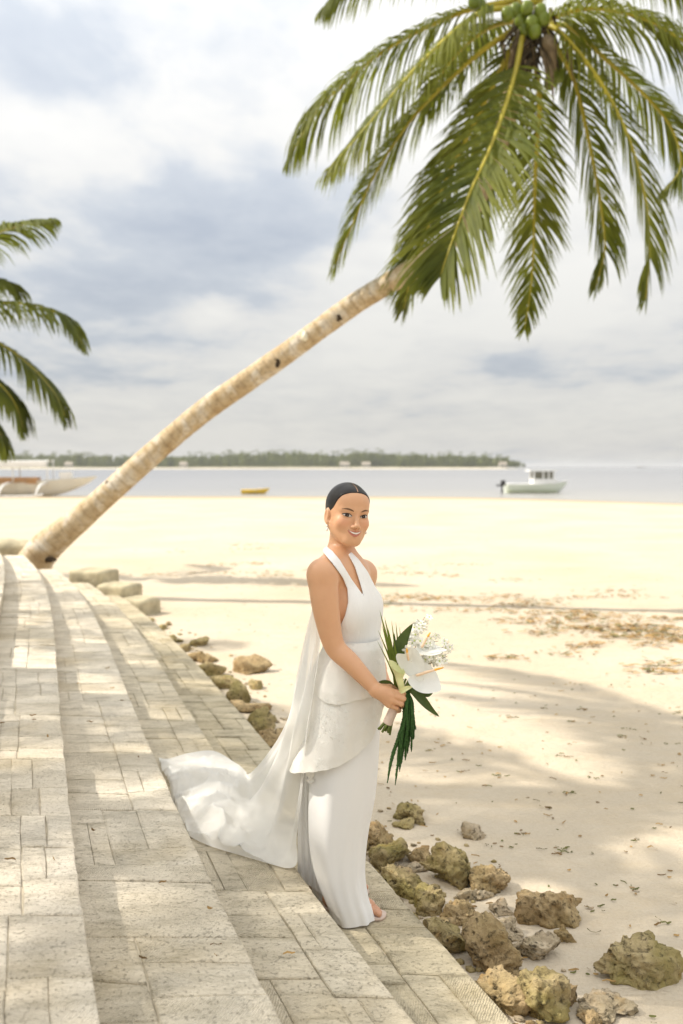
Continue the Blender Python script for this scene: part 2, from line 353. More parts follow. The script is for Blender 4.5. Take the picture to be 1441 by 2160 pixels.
for k, (pts, z) in EDGE_PX.items():
    if k == 0: continue
    W_ = np.array([at_z(a, b, z)[:2] for a, b in pts]); POLY[k] = np.polyfit(W_[:, 1], W_[:, 0], 3)
YEND = {0: 14.0, 1: 13.9, 2: 13.5, 3: 13.2, 4: 13.1}
def edge_x(k, y):
    y = np.asarray(y, dtype=float); y0 = 2.2
    if k < 1: return edge_x(1, y) - 0.42 * (1 - k)
    yy = np.maximum(y, y0); v = np.polyval(POLY[k], yy); sl = np.polyval(np.polyder(POLY[k]), y0)
    return v + np.where(y < y0, (y - y0) * sl, 0)
def tread_z(x, y):
    x = np.asarray(x, dtype=float); z = np.full(x.shape, 0.0)
    for k in (4, 3, 2, 1, 0): z = np.where(x < edge_x(k, y), TZ[k], z)
    return z
stairs = empty('stone_staircase', (-1.5, 4.0, 0.0))
tag(stairs, 'broad curving limestone steps sweeping down from the terrace to the sand', 'staircase')
def stone_mesh(quad, top, rr, T=0.05, jit=0.0):
    """quad: 4 plan corners (counter-clockwise); bevelled slab"""
    q4 = np.array(quad); c = q4.mean(0); e = q4 - c; L = np.linalg.norm(e, axis=1)[:, None]
    gap = rr.uniform(0.0002, 0.0016); o = c + e * (1 - gap * 1.4 / L); bev = 0.0035; ti = c + e * (1 - (gap + bev) * 1.4 / L)
    jz = rr.uniform(-.002, .002, 4) + rr.uniform(-.003, .002)
    # side mid points make the outline a little uneven
    def ringp(P, z, am):
        out = []
        for i in range(4):
            a, b = P[i], P[(i + 1) % 4]; za, zb = z[i], z[(i + 1) % 4]
            out.append((*a, za)); n = np.array([b[1] - a[1], a[0] - b[0]]); ln = np.linalg.norm(n) + 1e-9
            mid = (a + b) / 2 - n / ln * am[i]; out.append((*mid, (za + zb) / 2))
        return out
    am = rr.uniform(-0.004, 0.005, 4)
    inn = c + e * np.maximum(.35, 1 - rr.uniform(.014, .034, 4)[:, None] * 1.4 / L)
    v = ringp(inn, top + jz + rr.uniform(-.001, .003), am * 0 + rr.uniform(-.004, .006, 4)) + ringp(ti, top + jz - .001, am) + ringp(o, top + jz - 0.005, am) + ringp(o, top + jz - T, am)
    f = [tuple(range(8))] + [(g + 8 + i, g + 8 + (i + 1) % 8, g + (i + 1) % 8, g + i) for g in (0, 8, 16) for i in range(8)]
    ang = rr.choice([0.25, 0.25 + math.pi / 2, 0.9]) + rr.normal(0, .12); ca, sa = math.cos(ang), math.sin(ang); off = rr.uniform(0, 50, 2)
    P = np.array(v)[:, :2] - c; uv = np.stack([P[:, 0] * ca - P[:, 1] * sa + off[0], P[:, 0] * sa + P[:, 1] * ca + off[1]], -1)
    return v, f, uv
CORE = {}
def step_pt(k, y, wv):      # w: 0 = foot of the riser above, 1 = nosing
    xa = edge_x(k - 1, y) - 0.02 if k > 0 else edge_x(0, y) - 0.9; xb = edge_x(k, y); return np.array([xa + (xb - xa) * wv, y])
for k in range(0, 5):
    rr = np.random.default_rng(40 + k); Y1 = YEND[k]; yv = np.linspace(-1.2, Y1, 60); top = TZ[k]
    G = []
    for y in yv:
        a = step_pt(k, y, -0.04)[0]; b = edge_x(k, y) - 0.012
        G.append([(a, y, -0.25), (a, y, top - .008), (b, y, top - .008), (b, y, -0.25)])
    mb = MB(); mb.grid(np.array(G)); n = len(yv); mb.f += [(0, 1, 2, 3), (4 * n - 1, 4 * n - 2, 4 * n - 3, 4 * n - 4)]; mb.m += [0, 0]
    core = mb.build('step', M['mortar'], stairs, smooth=False); CORE[k] = core
    # two strips of irregular stones, each with its own joints
    pieces = []
    def quad(y0, y1, w0, w1, s0, s1): return [step_pt(k, y0, w0(y0)), step_pt(k, y0 + s0, w1(y0)), step_pt(k, y1 + s1, w1(y1)), step_pt(k, y1, w0(y1))]
    yb_ = -1.0
    while yb_ < Y1 - .05:                                 # bays, each with its own long joint and cross joints
        bl = rr.uniform(.45, 1.15); bl = Y1 - yb_ if Y1 - yb_ - bl < .35 else bl; wm = rr.uniform(.34, .62); tl = rr.normal(0, .02); mid = lambda y, wm=wm, tl=tl, y0=yb_: wm + tl * (y - y0); full = rr.random() < .12
        for w0, w1 in (((lambda y: 0.0, lambda y: 1.0),) if full else ((lambda y: 0.0, mid), (mid, lambda y: 1.0))):
            y = yb_; s0 = 0; ye = yb_ + bl
            while y < ye - .01:
                ln = float(min(rr.choice([rr.uniform(.13, .2), rr.uniform(.2, .32), rr.uniform(.3, .42)], p=[.3, .45, .25]), ye - y))
                if ye - y - ln < .12: ln = ye - y
                s1 = rr.normal(0, .016) if y + ln < ye - .05 else 0
                if ln > .25 and rr.random() < .5 and not full:
                    f_ = rr.uniform(.36, .64); m2 = (lambda y, a=w0, b_=w1, f_=f_: a(y) + (b_(y) - a(y)) * f_)
                    pieces.append(quad(y, y + ln, w0, m2, s0 * f_, s1 * f_)); q2 = quad(y, y + ln, m2, w1, s0, s1); q2[0] = pieces[-1][1]; q2[3] = pieces[-1][2]; pieces.append(q2)
                else: pieces.append(quad(y, y + ln, w0, w1, s0, s1))
                y += ln; s0 = s1
        yb_ += bl
    rest = MB(); rest_r = []; ri = 0
    for pq in pieces:
        c = np.mean(pq, axis=0); v, f, uv = stone_mesh(pq, top, rr); rv = rr.random()
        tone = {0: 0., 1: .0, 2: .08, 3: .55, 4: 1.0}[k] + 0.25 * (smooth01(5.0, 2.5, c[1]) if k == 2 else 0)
        single = 1.9 < c[1] < (7.6 if k > 0 else 0)
        if single: mk('stone', v, f, M['stone'], core, smooth=False, uv=uv, attrs={'rnd': [rv] * len(v), 'tone': [tone] * len(v), 'rim': [0] * 8 + [1] * 24})
        else: rest.add(v, f, 0, uv); rest_r += [(rv, tone, 0)] * 8 + [(rv, tone, 1)] * 24
    rest_r = np.array(rest_r)
    ro = rest.build('stone', M['stone'], core, smooth=False, attrs={'rnd': rest_r[:, 0], 'tone': rest_r[:, 1], 'rim': rest_r[:, 2]}); ro['kind'] = 'stuff'
# terrace above the steps
mb = MB(); yv = np.linspace(-14, 14.0, 40)
mb.grid(np.array([[(-16, y, .91), (float(edge_x(0, y)) - .9, y, .91), (float(edge_x(0, y)) - .9, y, -.2)] for y in yv])); mb.m = [0] * len(mb.f)
mb.add([(-16, 14.0, -.2), (-16, 14.0, .91), (float(edge_x(0, 14.)) - .9, 14.0, .91), (float(edge_x(0, 14.)) - .9, 14.0, -.2)], [(0, 1, 2, 3)])
terr_uv = [(p[0], p[1]) for p in mb.v]; mb.uv = terr_uv
tag(mb.build('terrace', M['stone'], smooth=False, attrs={'rnd': [.6] * len(mb.v), 'tone': [0.0] * len(mb.v)}), kind='structure')

# ---------------------------------------------------------------- rough blocks
def rock_mesh(size, seed, boxy=0.0, sub=4, rough=1.0, cuts=6):
    bm = bmesh.new(); bmesh.ops.create_icosphere(bm, subdivisions=sub, radius=1.0)
    P = np.array([v.co for v in bm.verts]); F = [[v.index for v in f.verts] for f in bm.faces]; bm.free()
    r = np.random.default_rng(seed)
    if boxy:
        e = 2 + boxy * 6; P = P / (np.sum(np.abs(P) ** e, axis=1) ** (1 / e))[:, None]
    for _ in range(cuts):
        n = r.normal(size=3); n[2] *= .8; n /= np.linalg.norm(n); d = r.uniform(.42, .82); ex = np.maximum(P @ n - d, 0); P = P - np.outer(ex * .88, n)
    sc = np.array(size) / 2; Q = P * sc; L = sc.mean(); nr = P / np.linalg.norm(P, axis=1)[:, None]
    q = Q / L
    d = .42 * fbm(q * 1.1 + seed, 2, seed) + .28 * (np.abs(fbm(q * 2.3 + seed, 3, seed + 5)) - .3) + .13 * fbm(q * 5.5 + seed, 3, seed + 6) - .20 * np.maximum(fbm(q * 6.5 + seed, 2, seed + 9) - .12, 0) + .05 * fbm(q * 15 + seed, 2, seed + 11)
    return Q + nr * (d * L * rough)[:, None], F
def block(name, c, size, rz, seed, mat, label, cat, boxy=1.0, rough=.35, cuts=2, group=None):
    v, f = rock_mesh(size, seed, boxy, 4, rough, cuts)
    o = mk(name, v, f, mat); o.location = c; o.rotation_euler = (0, 0, rz); return tag(o, label, cat, group)
block('end_block', (-3.42, 13.72, .29), (.54, .50, .30), -.35, 3, M['endblock'], 'squared limestone block at the far end of the steps, nearest the leaning palm', 'stone block', 1.6, .16, 0)
block('end_block', (-2.98, 13.30, .14), (.48, .46, .30), -.35, 4, M['endblock'], 'squared limestone block between two others at the far end of the steps', 'stone block', 1.6, .16, 0)
block('end_block', (-2.62, 12.86, .02), (.42, .42, .28), -.45, 5, M['endblock'], 'lowest rounded block at the far end of the steps, nearest the sand', 'stone block', .7, .2, 0)
block('garden_wall', (-6.1, 15.2, .35), (3.0, .8, .75), .06, 6, M['endblock'], 'low mossy stone wall left of the leaning palm trunk', 'wall', 1.0, .2, 0)

# ---------------------------------------------------------------- rocks beside the lowest step: px, py (centre), width, height in photo pixels, kind, boxiness, label
ROCKS = [
 (864, 1708, 82, 46, 'rock_moss', .1, 'oval pitted rock lying apart on the sand right of the white gown'),
 (1005, 1746, 52, 36, 'rock_pale', .1, 'small pale rock alone on the sand above the large boulder'),
 (847, 1735, 58, 16, 'rock_moss', .3, 'thin flat stone half buried just below the oval rock'),
 (793, 1755, 78, 76, 'rock_brown', .2, 'brown rock emerging from behind the trouser leg beside the step'),
 (820, 1793, 84, 58, 'rock_moss', .2, 'dark mossy rock touching the step edge right of the trouser leg'),
 (886, 1790, 58, 36, 'rock_brown', .3, 'reddish brown rock between the dark mossy rock and the big boulder'),
 (884, 1822, 52, 22, 'rock_pale', .5, 'pale flat stone in front of the reddish brown rock'),
 (953, 1822, 116, 92, 'rock_moss', .2, 'big upright boulder standing in the middle of the rock pile'),
 (1030, 1852, 84, 66, 'rock_brown', .4, 'wedge shaped rock leaning against the right side of the big upright boulder'),
 (850, 1856, 78, 66, 'rock_moss', .2, 'rounded mossy rock along the step edge above the sandal'),
 (905, 1886, 74, 74, 'rock_moss', .2, 'knobbly olive rock along the step edge, right of the sandal'),
 (1003, 1882, 66, 32, 'rock_pale', .4, 'flat sandy brown slab below the wedge shaped rock'),
 (968, 1924, 80, 46, 'rock_brown', .2, 'orange stained rock wedged in the pile above the large brown boulder'),
 (1056, 1914, 58, 30, 'rock_pale', .2, 'small reddish stone at the right rim of the pile'),
 (1076, 1953, 80, 56, 'rock_pale', .1, 'grey mottled rock behind the right shoulder of the large brown boulder'),
 (936, 1968, 86, 90, 'rock_moss', .2, 'dark green rock pressed against the lowest step'),
 (1032, 2002, 128, 122, 'rock_brown', .35, 'large flat-faced brown boulder, biggest of the pile'),
 (1139, 2006, 94, 50, 'rock_pale', .1, 'pale crumbling rock with orange patches right of the large brown boulder'),
 (1175, 1905, 128, 86, 'rock_brown', .35, 'wedge pointed rock lying on the open sand right of the pile'),
 (1196, 1968, 40, 44, 'rock_brown', .4, 'small upright shard of rock below the wedge pointed rock'),
 (1343, 2036, 176, 112, 'rock_moss', .35, 'large yellow green pitted rock alone at the right edge of the sand'),
 (1051, 2096, 98, 90, 'rock_brown', .3, 'brown rock against the step edge below the largest boulder'),
 (1139, 2110, 118, 96, 'rock_moss', .15, 'round mossy green rock at the bottom of the pile'),
 (1192, 2094, 50, 54, 'rock_brown', .4, 'narrow brown rock at the right side of the round mossy one'),
 (1275, 2133, 124, 42, 'rock_pale', .1, 'low pale grey rock spread flat near the bottom edge'),
 (1256, 2158, 74, 26, 'rock_brown', .1, 'orange rock cut by the bottom edge of the picture'),
 (417, 1345, 36, 22, 'rock_moss', .5, 'three-cornered rock standing out of the far row beside the steps'),
 (386, 1356, 28, 22, 'rock_moss', .1, 'small dark rock left of the three-cornered rock'),
 (420, 1378, 62, 30, 'rock_brown', .2, 'wide brown rock below the three-cornered rock'),
 (443, 1406, 48, 34, 'rock_moss', .2, 'olive rock in the far row, under the wide brown rock'),
 (531, 1398, 78, 42, 'rock_brown', .3, 'reddish rock on open sand left of the gown, farthest from the steps'),
 (469, 1428, 62, 40, 'rock_moss', .2, 'rounded rock in the far row, left of the small flat one'),
 (540, 1437, 48, 24, 'rock_moss', .5, 'flat rock on the sand below the reddish rock'),
 (499, 1455, 76, 46, 'rock_moss', .2, 'bulky olive rock in the middle of the far row'),
 (490, 1478, 40, 28, 'rock_brown', .2, 'dark rock tucked between the bulky olive rock and the step'),
 (530, 1483, 58, 30, 'rock_brown', .2, 'flattish brown rock right below the bulky olive rock'),
 (546, 1513, 64, 60, 'rock_moss', .2, 'dark mossy rock left of the gown where the row meets the cape'),
 (576, 1544, 62, 62, 'rock_brown', .3, 'tan rock half hidden by the trailing gown'),
 (318, 1299, 20, 11, 'rock_moss', .2, None), (340, 1314, 22, 13, 'rock_moss', .2, None), (353, 1308, 16, 9, 'rock_brown', .2, None),
 (362, 1332, 24, 14, 'rock_moss', .2, None), (300, 1288, 16, 8, 'rock_moss', .2, None), (375, 1340, 20, 12, 'rock_moss', .2, None)]
for i, (px, py, wpx, hpx, mt, bx, lab) in enumerate(ROCKS):
    base = at_z(px, py + hpx * .42, 0.0); Y = base[1]; sc = Y / F_PX
    W_, H_ = wpx * sc * 1.2, hpx * sc * 1.0
    small = lab is None
    v, f = rock_mesh((W_, W_ * (.95 if hpx > wpx * .5 else .7), H_ * 1.15), 100 + i * 7, bx, 3 if Y > 7.5 or small else (5 if wpx > 70 else 4), 1.0, 9)
    o = mk('rock', v, f, M[mt]); o.rotation_euler = (0, 0, (i * 1.7) % 6.28 if bx < .3 else ((i * .9) % .8 - .4))
    zz = float(sand_z(base[0], base[1])); top_z = at_y(px, py - hpx * .5, Y + W_ * .2)[2]
    o.location = (base[0], Y + W_ * .28, zz + H_ * .22)
    tag(o, lab or 'small dark stone in the thin far end of the rock row beside the steps', 'rock', 'rocks beside the lowest step')
rr = np.random.default_rng(314)
for i in range(34):                                      # lesser stones filling the gaps of the pile
    y = rr.uniform(2.9, 4.9) if i < 27 else rr.uniform(5.0, 8.0); x = float(edge_x(4, y)) + rr.uniform(.06, .48 if y < 4.2 else .3); sz = rr.uniform(.05, .13)
    v, f = rock_mesh((sz, sz * .8, sz * .6), 700 + i, .2, 3, 1.0, 6); o = mk('rock', v, f, M[['rock_brown', 'rock_moss', 'rock_pale'][i % 3]]); o.location = (x, y, float(sand_z(x, y)) + sz * .12); o.rotation_euler = (0, 0, i * 1.3)
    tag(o, 'small stone filling a gap between the larger rocks beside the step', 'rock', 'rocks beside the lowest step')
# small pebbles and coral bits in the pile: stuff
mb = MB(); rr = np.random.default_rng(77)
for i in range(420):
    y = rr.uniform(2.6, 7.5) if i < 330 else rr.uniform(7.5, 12); x = float(edge_x(4, y)) + abs(rr.normal(0.12, .22)) + .03
    s_ = rr.uniform(.008, .035); v, f = rock_mesh((s_ * 1.5, s_ * 1.2, s_ * .9), 500 + i, .3, 1, .8, 3)
    v = v + np.array([x, y, float(sand_z(x, y)) + s_ * .15]); mb.add(v, f, int(rr.integers(0, 3)))
tag(mb.build('pebbles', [M['rock_brown'], M['rock_moss'], M['rock_pale']]), 'loose pebbles and coral bits between the rocks', 'pebbles', kind='stuff')

# ---------------------------------------------------------------- dry leaves and weed washed up on the sand
M['litter_a'] = simple('dry_weed_brown', (0.16, 0.095, 0.035), .9, .4, 9)
M['litter_b'] = simple('dry_weed_ochre', (0.34, 0.21, 0.075), .9, .4, 9)
M['litter_c'] = simple('dry_leaf_olive', (0.12, 0.12, 0.035), .9, .4, 9)
mb = MB(); rr = np.random.default_rng(91)
def bit(x, y, L, wd, m, zoff=0.0):
    a = rr.uniform(0, math.pi) if rr.random() < .4 else rr.normal(0, .5); d = np.array([math.cos(a), math.sin(a)]); nrm = np.array([-d[1], d[0]]); cur = rr.normal(0, .35)
    v = []; z0 = float(sand_z(x, y)) + .004 + zoff
    for t, ww in ((-.5, .15), (-.15, 1), (.2, .8), (.5, .1)):
        p = np.array([x, y]) + d * L * t + nrm * cur * L * (t * t); h = z0 + rr.uniform(0, .012) * min(1, L / .06)
        v += [(*(p + nrm * wd * ww / 2), h + .004), (*(p - nrm * wd * ww / 2), h)]
    mb.add(v, [(0, 1, 3, 2), (2, 3, 5, 4), (4, 5, 7, 6)], m)
for i in range(1150):                                     # thin scatter
    y = rr.uniform(2.6, 9) if i < 420 else rr.uniform(9, 40); xr = .36 * y + .5
    x = rr.uniform(float(edge_x(4, min(y, 13.))) + .2 if y < 13.2 else -xr, xr)
    if rr.random() < .55: bit(x, y, rr.uniform(.012, .055), rr.uniform(.002, .006), int(rr.choice([0, 1, 1, 2])))
    else: bit(x, y, rr.uniform(.008, .022) * (1 + y / 20), rr.uniform(.006, .012) * (1 + y / 20), int(rr.choice([0, 1, 1, 2])))
for i in range(84):                                      # tight clumps, mostly in the tide lines
    if i < 66: px = rr.uniform(690, 1441) if i < 30 else rr.uniform(1050, 1441); py = 1238 + (px - 700) * .125 + rr.normal(0, 16 if i % 2 else 46)
    elif i < 75: px = rr.uniform(600, 1000); py = 1195 + rr.normal(0, 14)
    else: px = rr.uniform(300, 640); py = rr.uniform(1125, 1215)
    c = at_z(px, py, -.03); sc = c[1] / 12
    for j in range(int(rr.integers(14, 40))): bit(c[0] + rr.normal(0, .20) * sc, c[1] + rr.normal(0, .12) * sc, rr.uniform(.04, .13), rr.uniform(.012, .035), int(rr.choice([0, 1, 1, 1, 2])), rr.uniform(0, .02))
for i in range(40):                                      # small tufts nearer the camera
    y = rr.uniform(3, 8); x = rr.uniform(float(edge_x(4, y)) + .5, .36 * y + .3)
    for j in range(int(rr.integers(3, 9))): bit(x + rr.normal(0, .025), y + rr.normal(0, .02), rr.uniform(.012, .04), rr.uniform(.003, .009), int(rr.choice([0, 1, 2, 2])))
for i in range(26):                                      # a few bits on the steps
    k = int(rr.integers(1, 4)); y = rr.uniform(2.6, 7); w_ = rr.uniform(.1, .9); p = step_pt(k, y, w_)
    bit(p[0], p[1], rr.uniform(.015, .045), rr.uniform(.004, .010), int(rr.choice([0, 1])), TZ[k] + .008 - float(sand_z(p[0], p[1])))
tag(mb.build('beach_litter', [M['litter_a'], M['litter_b'], M['litter_c']]), 'dry seaweed and leaf bits scattered over the sand', 'litter', kind='stuff')
# ================================================================ palms
def frond_mesh(ctrl, Lmax, npair, seed, droop=0.9, width=.042, twist=0.0, rr0=.035, bare=.14):
    r = np.random.default_rng(seed); n = 30; C = catmull(ctrl, n); T = np.gradient(C, axis=0); T /= np.linalg.norm(T, axis=1)[:, None]
    mb = MB(); mb.tube(C, np.linspace(rr0, .006, n), 5, 1)
    s = np.cross(T[0], (0, 0, 1.0)); s /= np.linalg.norm(s) + 1e-9; S = []
    for i in range(n):
        s = s - T[i] * np.dot(s, T[i]); s /= np.linalg.norm(s); a = twist * i / n; S.append(s * math.cos(a) + np.cross(T[i], s) * math.sin(a))
    S = np.array(S); G = np.array([0, 0, -1.0])
    for k in range(npair):
        t = bare + (1 - bare) * (k + .5) / npair; u = t * (n - 1); i = min(int(u), n - 2); fr = u - i
        for sg in (-1, 1):
            if r.random() < .07: continue
            B = C[i] * (1 - fr) + C[i + 1] * fr; Ti, Si = T[i], S[i]
            L = Lmax * (0.42 + 0.58 * math.sin(math.pi * min(1, (t - bare) / (1 - bare) * .85 + .12))) * (1 - .45 * max(0, t - .75) / .25) * r.uniform(.82, 1.08)
            a = R(28) + R(34) * t + r.normal(0, .07)
            nrm = np.cross(Si, Ti) * (1 if np.cross(Si, Ti)[2] > 0 else -1)
            d = sg * Si * math.cos(a) + Ti * math.sin(a) + nrm * .22 + r.normal(0, .05, 3); d /= np.linalg.norm(d); p = B; v = []
            wv = width * r.uniform(.8, 1.15)
            for q_, ww in enumerate((.55, 1.0, .8, .5, .04)):
                wd = Ti - d * np.dot(Ti, d); wd /= np.linalg.norm(wd) + 1e-9
                v += [p + wd * wv * ww / 2, p - wd * wv * ww / 2]
                d = d + G * droop * (.16 + .17 * q_); d /= np.linalg.norm(d); p = p + d * L / 4
            mb.add(v, [(0, 1, 3, 2), (2, 3, 5, 4), (4, 5, 7, 6), (6, 7, 9, 8)], 0)
    return mb
def trunk_mesh(ctrl, rads, n=150, seg=18, seed=1):
    C = catmull(ctrl, n); rad = np.interp(np.linspace(0, 1, n), np.linspace(0, 1, len(rads)), rads)
    L = np.concatenate([[0], np.cumsum(np.linalg.norm(np.diff(C, axis=0), axis=1))])
    saw = (L * 7.0) % 1.0; rad = rad * (1 + .035 * (saw - .5)) + .008 * fbm(np.stack([L * 1.3, L * 0, L * 0], -1), 2, seed)
    mb = MB(); mb.tube(C, rad, seg); v = np.array(mb.v); v += fbm(v * 3.1, 3, seed)[:, None] * .012; mb.v = [tuple(x) for x in v]; return mb, C, rad

# ---- the leaning coconut palm
YC = 13.0
palm = empty('palm_tree', (-4.3, 14.5, .0)); tag(palm, 'tall coconut palm leaning right over the beach, its trunk bare', 'palm tree')
TP = [(60, 1215, 14.6), (92, 1160, 14.55), (183, 1082, 14.45), (327, 953, 14.2), (430, 867, 14.05), (516, 807, 13.9), (620, 734, 13.7), (670, 697, 13.6), (759, 634, 13.5), (879, 562, 13.3), (945, 512, 13.4), (985, 462, 13.6), (1030, 370, 13.8), (1065, 265, 13.8), (1095, 150, 13.6), (1118, 60, 13.2)]
mb, TC, TR = trunk_mesh([at_y(*p) for p in TP], [.30, .235, .17, .16, .155, .15, .145, .14, .135, .125, .12, .12, .125, .14, .12])
trunk = mb.build('trunk', M['trunk'], palm)
for (px, py, wpx, hpx) in ((232, 1022, 22, 16), (157, 1105, 12, 13), (587, 765, 15, 22), (716, 671, 14, 20), (108, 1180, 26, 12), (126, 1124, 8, 8)):
    Yt = np.interp(px, [p[0] for p in TP], [p[2] for p in TP]); c = at_y(px, py, Yt - .10 - (.05 if px < 200 else 0) ); sc = Yt / F_PX
    v, f = rock_mesh((wpx * sc, .10, hpx * sc), px, .1, 3, .8, 3); o = mk('notch', v + c, f, M['hole'], trunk)
mb = MB(); c = at_y(643, 708, 13.5); mb.tube([c + [0, 0, .06], c + [0, 0, .0], c - [0, 0, .05], c - [0, 0, .075]], [.02, .045, .045, .01], 10); mb.build('lamp', M['lampglass'], palm)
FR = [  # rachis as photo pixels + depth, leaflet length, droop
 ([(1085, 15, 13.0), (1020, 25, 12.8), (960, 65, 12.6), (867, 155, 12.3), (777, 263, 12.1), (700, 350, 12.0)], .95, 1.2),
 ([(1085, 0, 13.1), (960, 30, 13.3), (819, 101, 13.5), (729, 173, 13.6), (664, 239, 13.7), (612, 330, 13.7)], .85, 1.5),
 ([(1085, 60, 13.1), (1000, 120, 13.2), (900, 215, 13.4), (850, 275, 13.5), (789, 370, 13.5), (741, 478, 13.5), (708, 555, 13.5)], .80, .9),
 ([(1105, 60, 12.9), (1082, 173, 12.5), (1040, 299, 12.0), (992, 406, 11.7), (950, 520, 11.6), (930, 580, 11.6)], 1.05, .35),
 ([(1090, 80, 13.2), (1040, 180, 13.4), (985, 290, 13.5), (938, 382, 13.5), (903, 478, 13.5), (870, 570, 13.5), (852, 650, 13.5)], .85, .5),
 ([(1122, 80, 13.2), (1138, 209, 13.5), (1133, 300, 13.6), (1128, 400, 13.7), (1127, 478, 13.7), (1121, 598, 13.7), (1107, 693, 13.6)], .72, .35),
 ([(1145, 60, 13.1), (1180, 108, 13.2), (1215, 180, 13.4), (1243, 300, 13.5), (1267, 430, 13.5), (1276, 526, 13.5), (1256, 606, 13.5)], .75, .9),
 ([(1145, 55, 13.0), (1175, 62, 12.8), (1237, 131, 12.6), (1291, 215, 12.5), (1333, 311, 12.4), (1363, 430, 12.4), (1370, 538, 12.4), (1362, 630, 12.4)], .80, .9),
 ([(1145, 50, 13.1), (1207, 60, 13.3), (1273, 120, 13.5), (1357, 197, 13.7), (1416, 269, 13.8), (1437, 350, 13.8), (1400, 405, 13.8)], .75, 1.1),
 ([(1140, 50, 13.0), (1165, 38, 12.9), (1237, 18, 12.7), (1327, 30, 12.5), (1400, 60, 12.4), (1480, 120, 12.3), (1560, 230, 12.2)], .95, 1.3),
 ([(1130, 20, 13.1), (1180, -60, 13.3), (1290, -90, 13.6), (1400, -60, 13.8), (1500, 40, 14.0)], .9, 1.3),
 ([(1100, 10, 13.1), (1020, -70, 13.3), (880, -95, 13.5), (760, -50, 13.6), (680, 20, 13.7)], .8, 1.4),
 ([(1125, 10, 13.1), (1120, -150, 13.3), (1080, -300, 13.4), (980, -380, 13.4), (880, -380, 13.4)], .9, 1.0),
 ([(1130, 10, 13.1), (1180, -150, 13.0), (1260, -290, 12.8), (1380, -340, 12.6), (1500, -290, 12.5)], .9, 1.0),
 ([(1105, 70, 13.3), (1075, 130, 13.8), (1060, 230, 14.3), (1040, 340, 14.6), (1020, 450, 14.7)], .75, .7),
 ([(1140, 70, 13.3), (1190, 130, 13.9), (1240, 220, 14.5), (1270, 330, 14.9)], .75, .9),
 ([(1110, 40, 13.2), (1030, 60, 13.8), (950, 130, 14.4), (890, 230, 14.8)], .8, 1.0),
 ([(1130, 40, 12.8), (1200, 10, 12.2), (1300, 60, 11.6), (1390, 170, 11.3)], .0, 1.0)]
for i, (pts, Lm, dr) in enumerate(FR):
    if Lm <= 0 or i == 15: continue
    frond_mesh([at_y(*p) for p in pts], Lm * (1.4 if i in (0, 1, 2, 9) else 1.18), 130 if i in (3, 4) else 112, 200 + i, dr, .042 if i in (3, 4) else .033, 0.0, .042).build('frond', [M['leaf'], M['rachis']], palm)
rr = np.random.default_rng(8)
NUTS = [(1088, 22), (1112, 18), (1140, 24), (1098, 44), (1122, 48), (1146, 40), (1106, 62), (1128, 66), (1070, 30), (1160, 175), (1178, 160), (1165, 150), (1012, 12), (1000, 5)]
for i, (px, py) in enumerate(NUTS):
    v, f = rock_mesh((.155, .155, .185), 30, .1, 3, .06, 0); Y = 12.72 + (.12 if i % 3 == 0 else 0) + (.3 if i > 8 else 0)
    mk('coconut', v + at_y(px, py, Y), f, M['coconut'], palm)
for (a, b, wd) in (((1150, 75, 12.75), (1172, 150, 12.7), .16), ((1150, 90, 12.8), (1168, 225, 12.75), .08), ((1140, 100, 12.8), (1155, 205, 12.8), .05), ((1185, 90, 13.0), (1212, 180, 13.0), .06), ((1085, 90, 13.0), (1062, 180, 13.1), .07)):
    A, B = at_y(*a), at_y(*b); mb = MB(); mb.tube(catmull([A, A * .6 + B * .4 + [.02, -.05, 0], B], 9), np.array([.25, .8, 1, 1, .85, .65, .45, .25, .04]) * wd * .55, 7); mb.build('dry_sheath', M['dry'], palm)
mb = MB()
for i in range(70):
    a = rr.uniform(0, 6.28); c = at_y(1122 + rr.normal(0, 22), 75 + rr.normal(0, 32), 13.05 + rr.normal(0, .12)); d = np.array([math.cos(a) * .2, math.sin(a) * .12, -.18 - rr.uniform(0, .12)])
    mb.tube([c, c + d * .6, c + d * 1.1 - [0, 0, .05]], [.03, .022, .004], 5)
mb.build('crown_fibre', M['fibre'], palm)

# ---- generic palms
def palm_fronds(parent, C, nf, L, seed, mat, Lm=.75, pairs=56, az0=0, lo=-35, hi=75):
    r = np.random.default_rng(seed)
    for i in range(nf):
        a = az0 + i * 2.399963 + r.normal(0, .1); e = R(hi + (lo - hi) * (i / nf) ** .9); d = np.array([math.cos(a) * math.cos(e), math.sin(a) * math.cos(e), math.sin(e)]); p = np.array(C, dtype=float); pts = [p]
        for k in range(5):
            p = p + d * L / 5 * r.uniform(.93, 1.05); pts.append(p); d = d + np.array([0, 0, -.30 - .08 * k]); d /= np.linalg.norm(d)
        frond_mesh(pts, Lm, pairs, seed * 31 + i, 1.0, .05, 0, .04).build('frond', [mat, M['rachis']], parent)
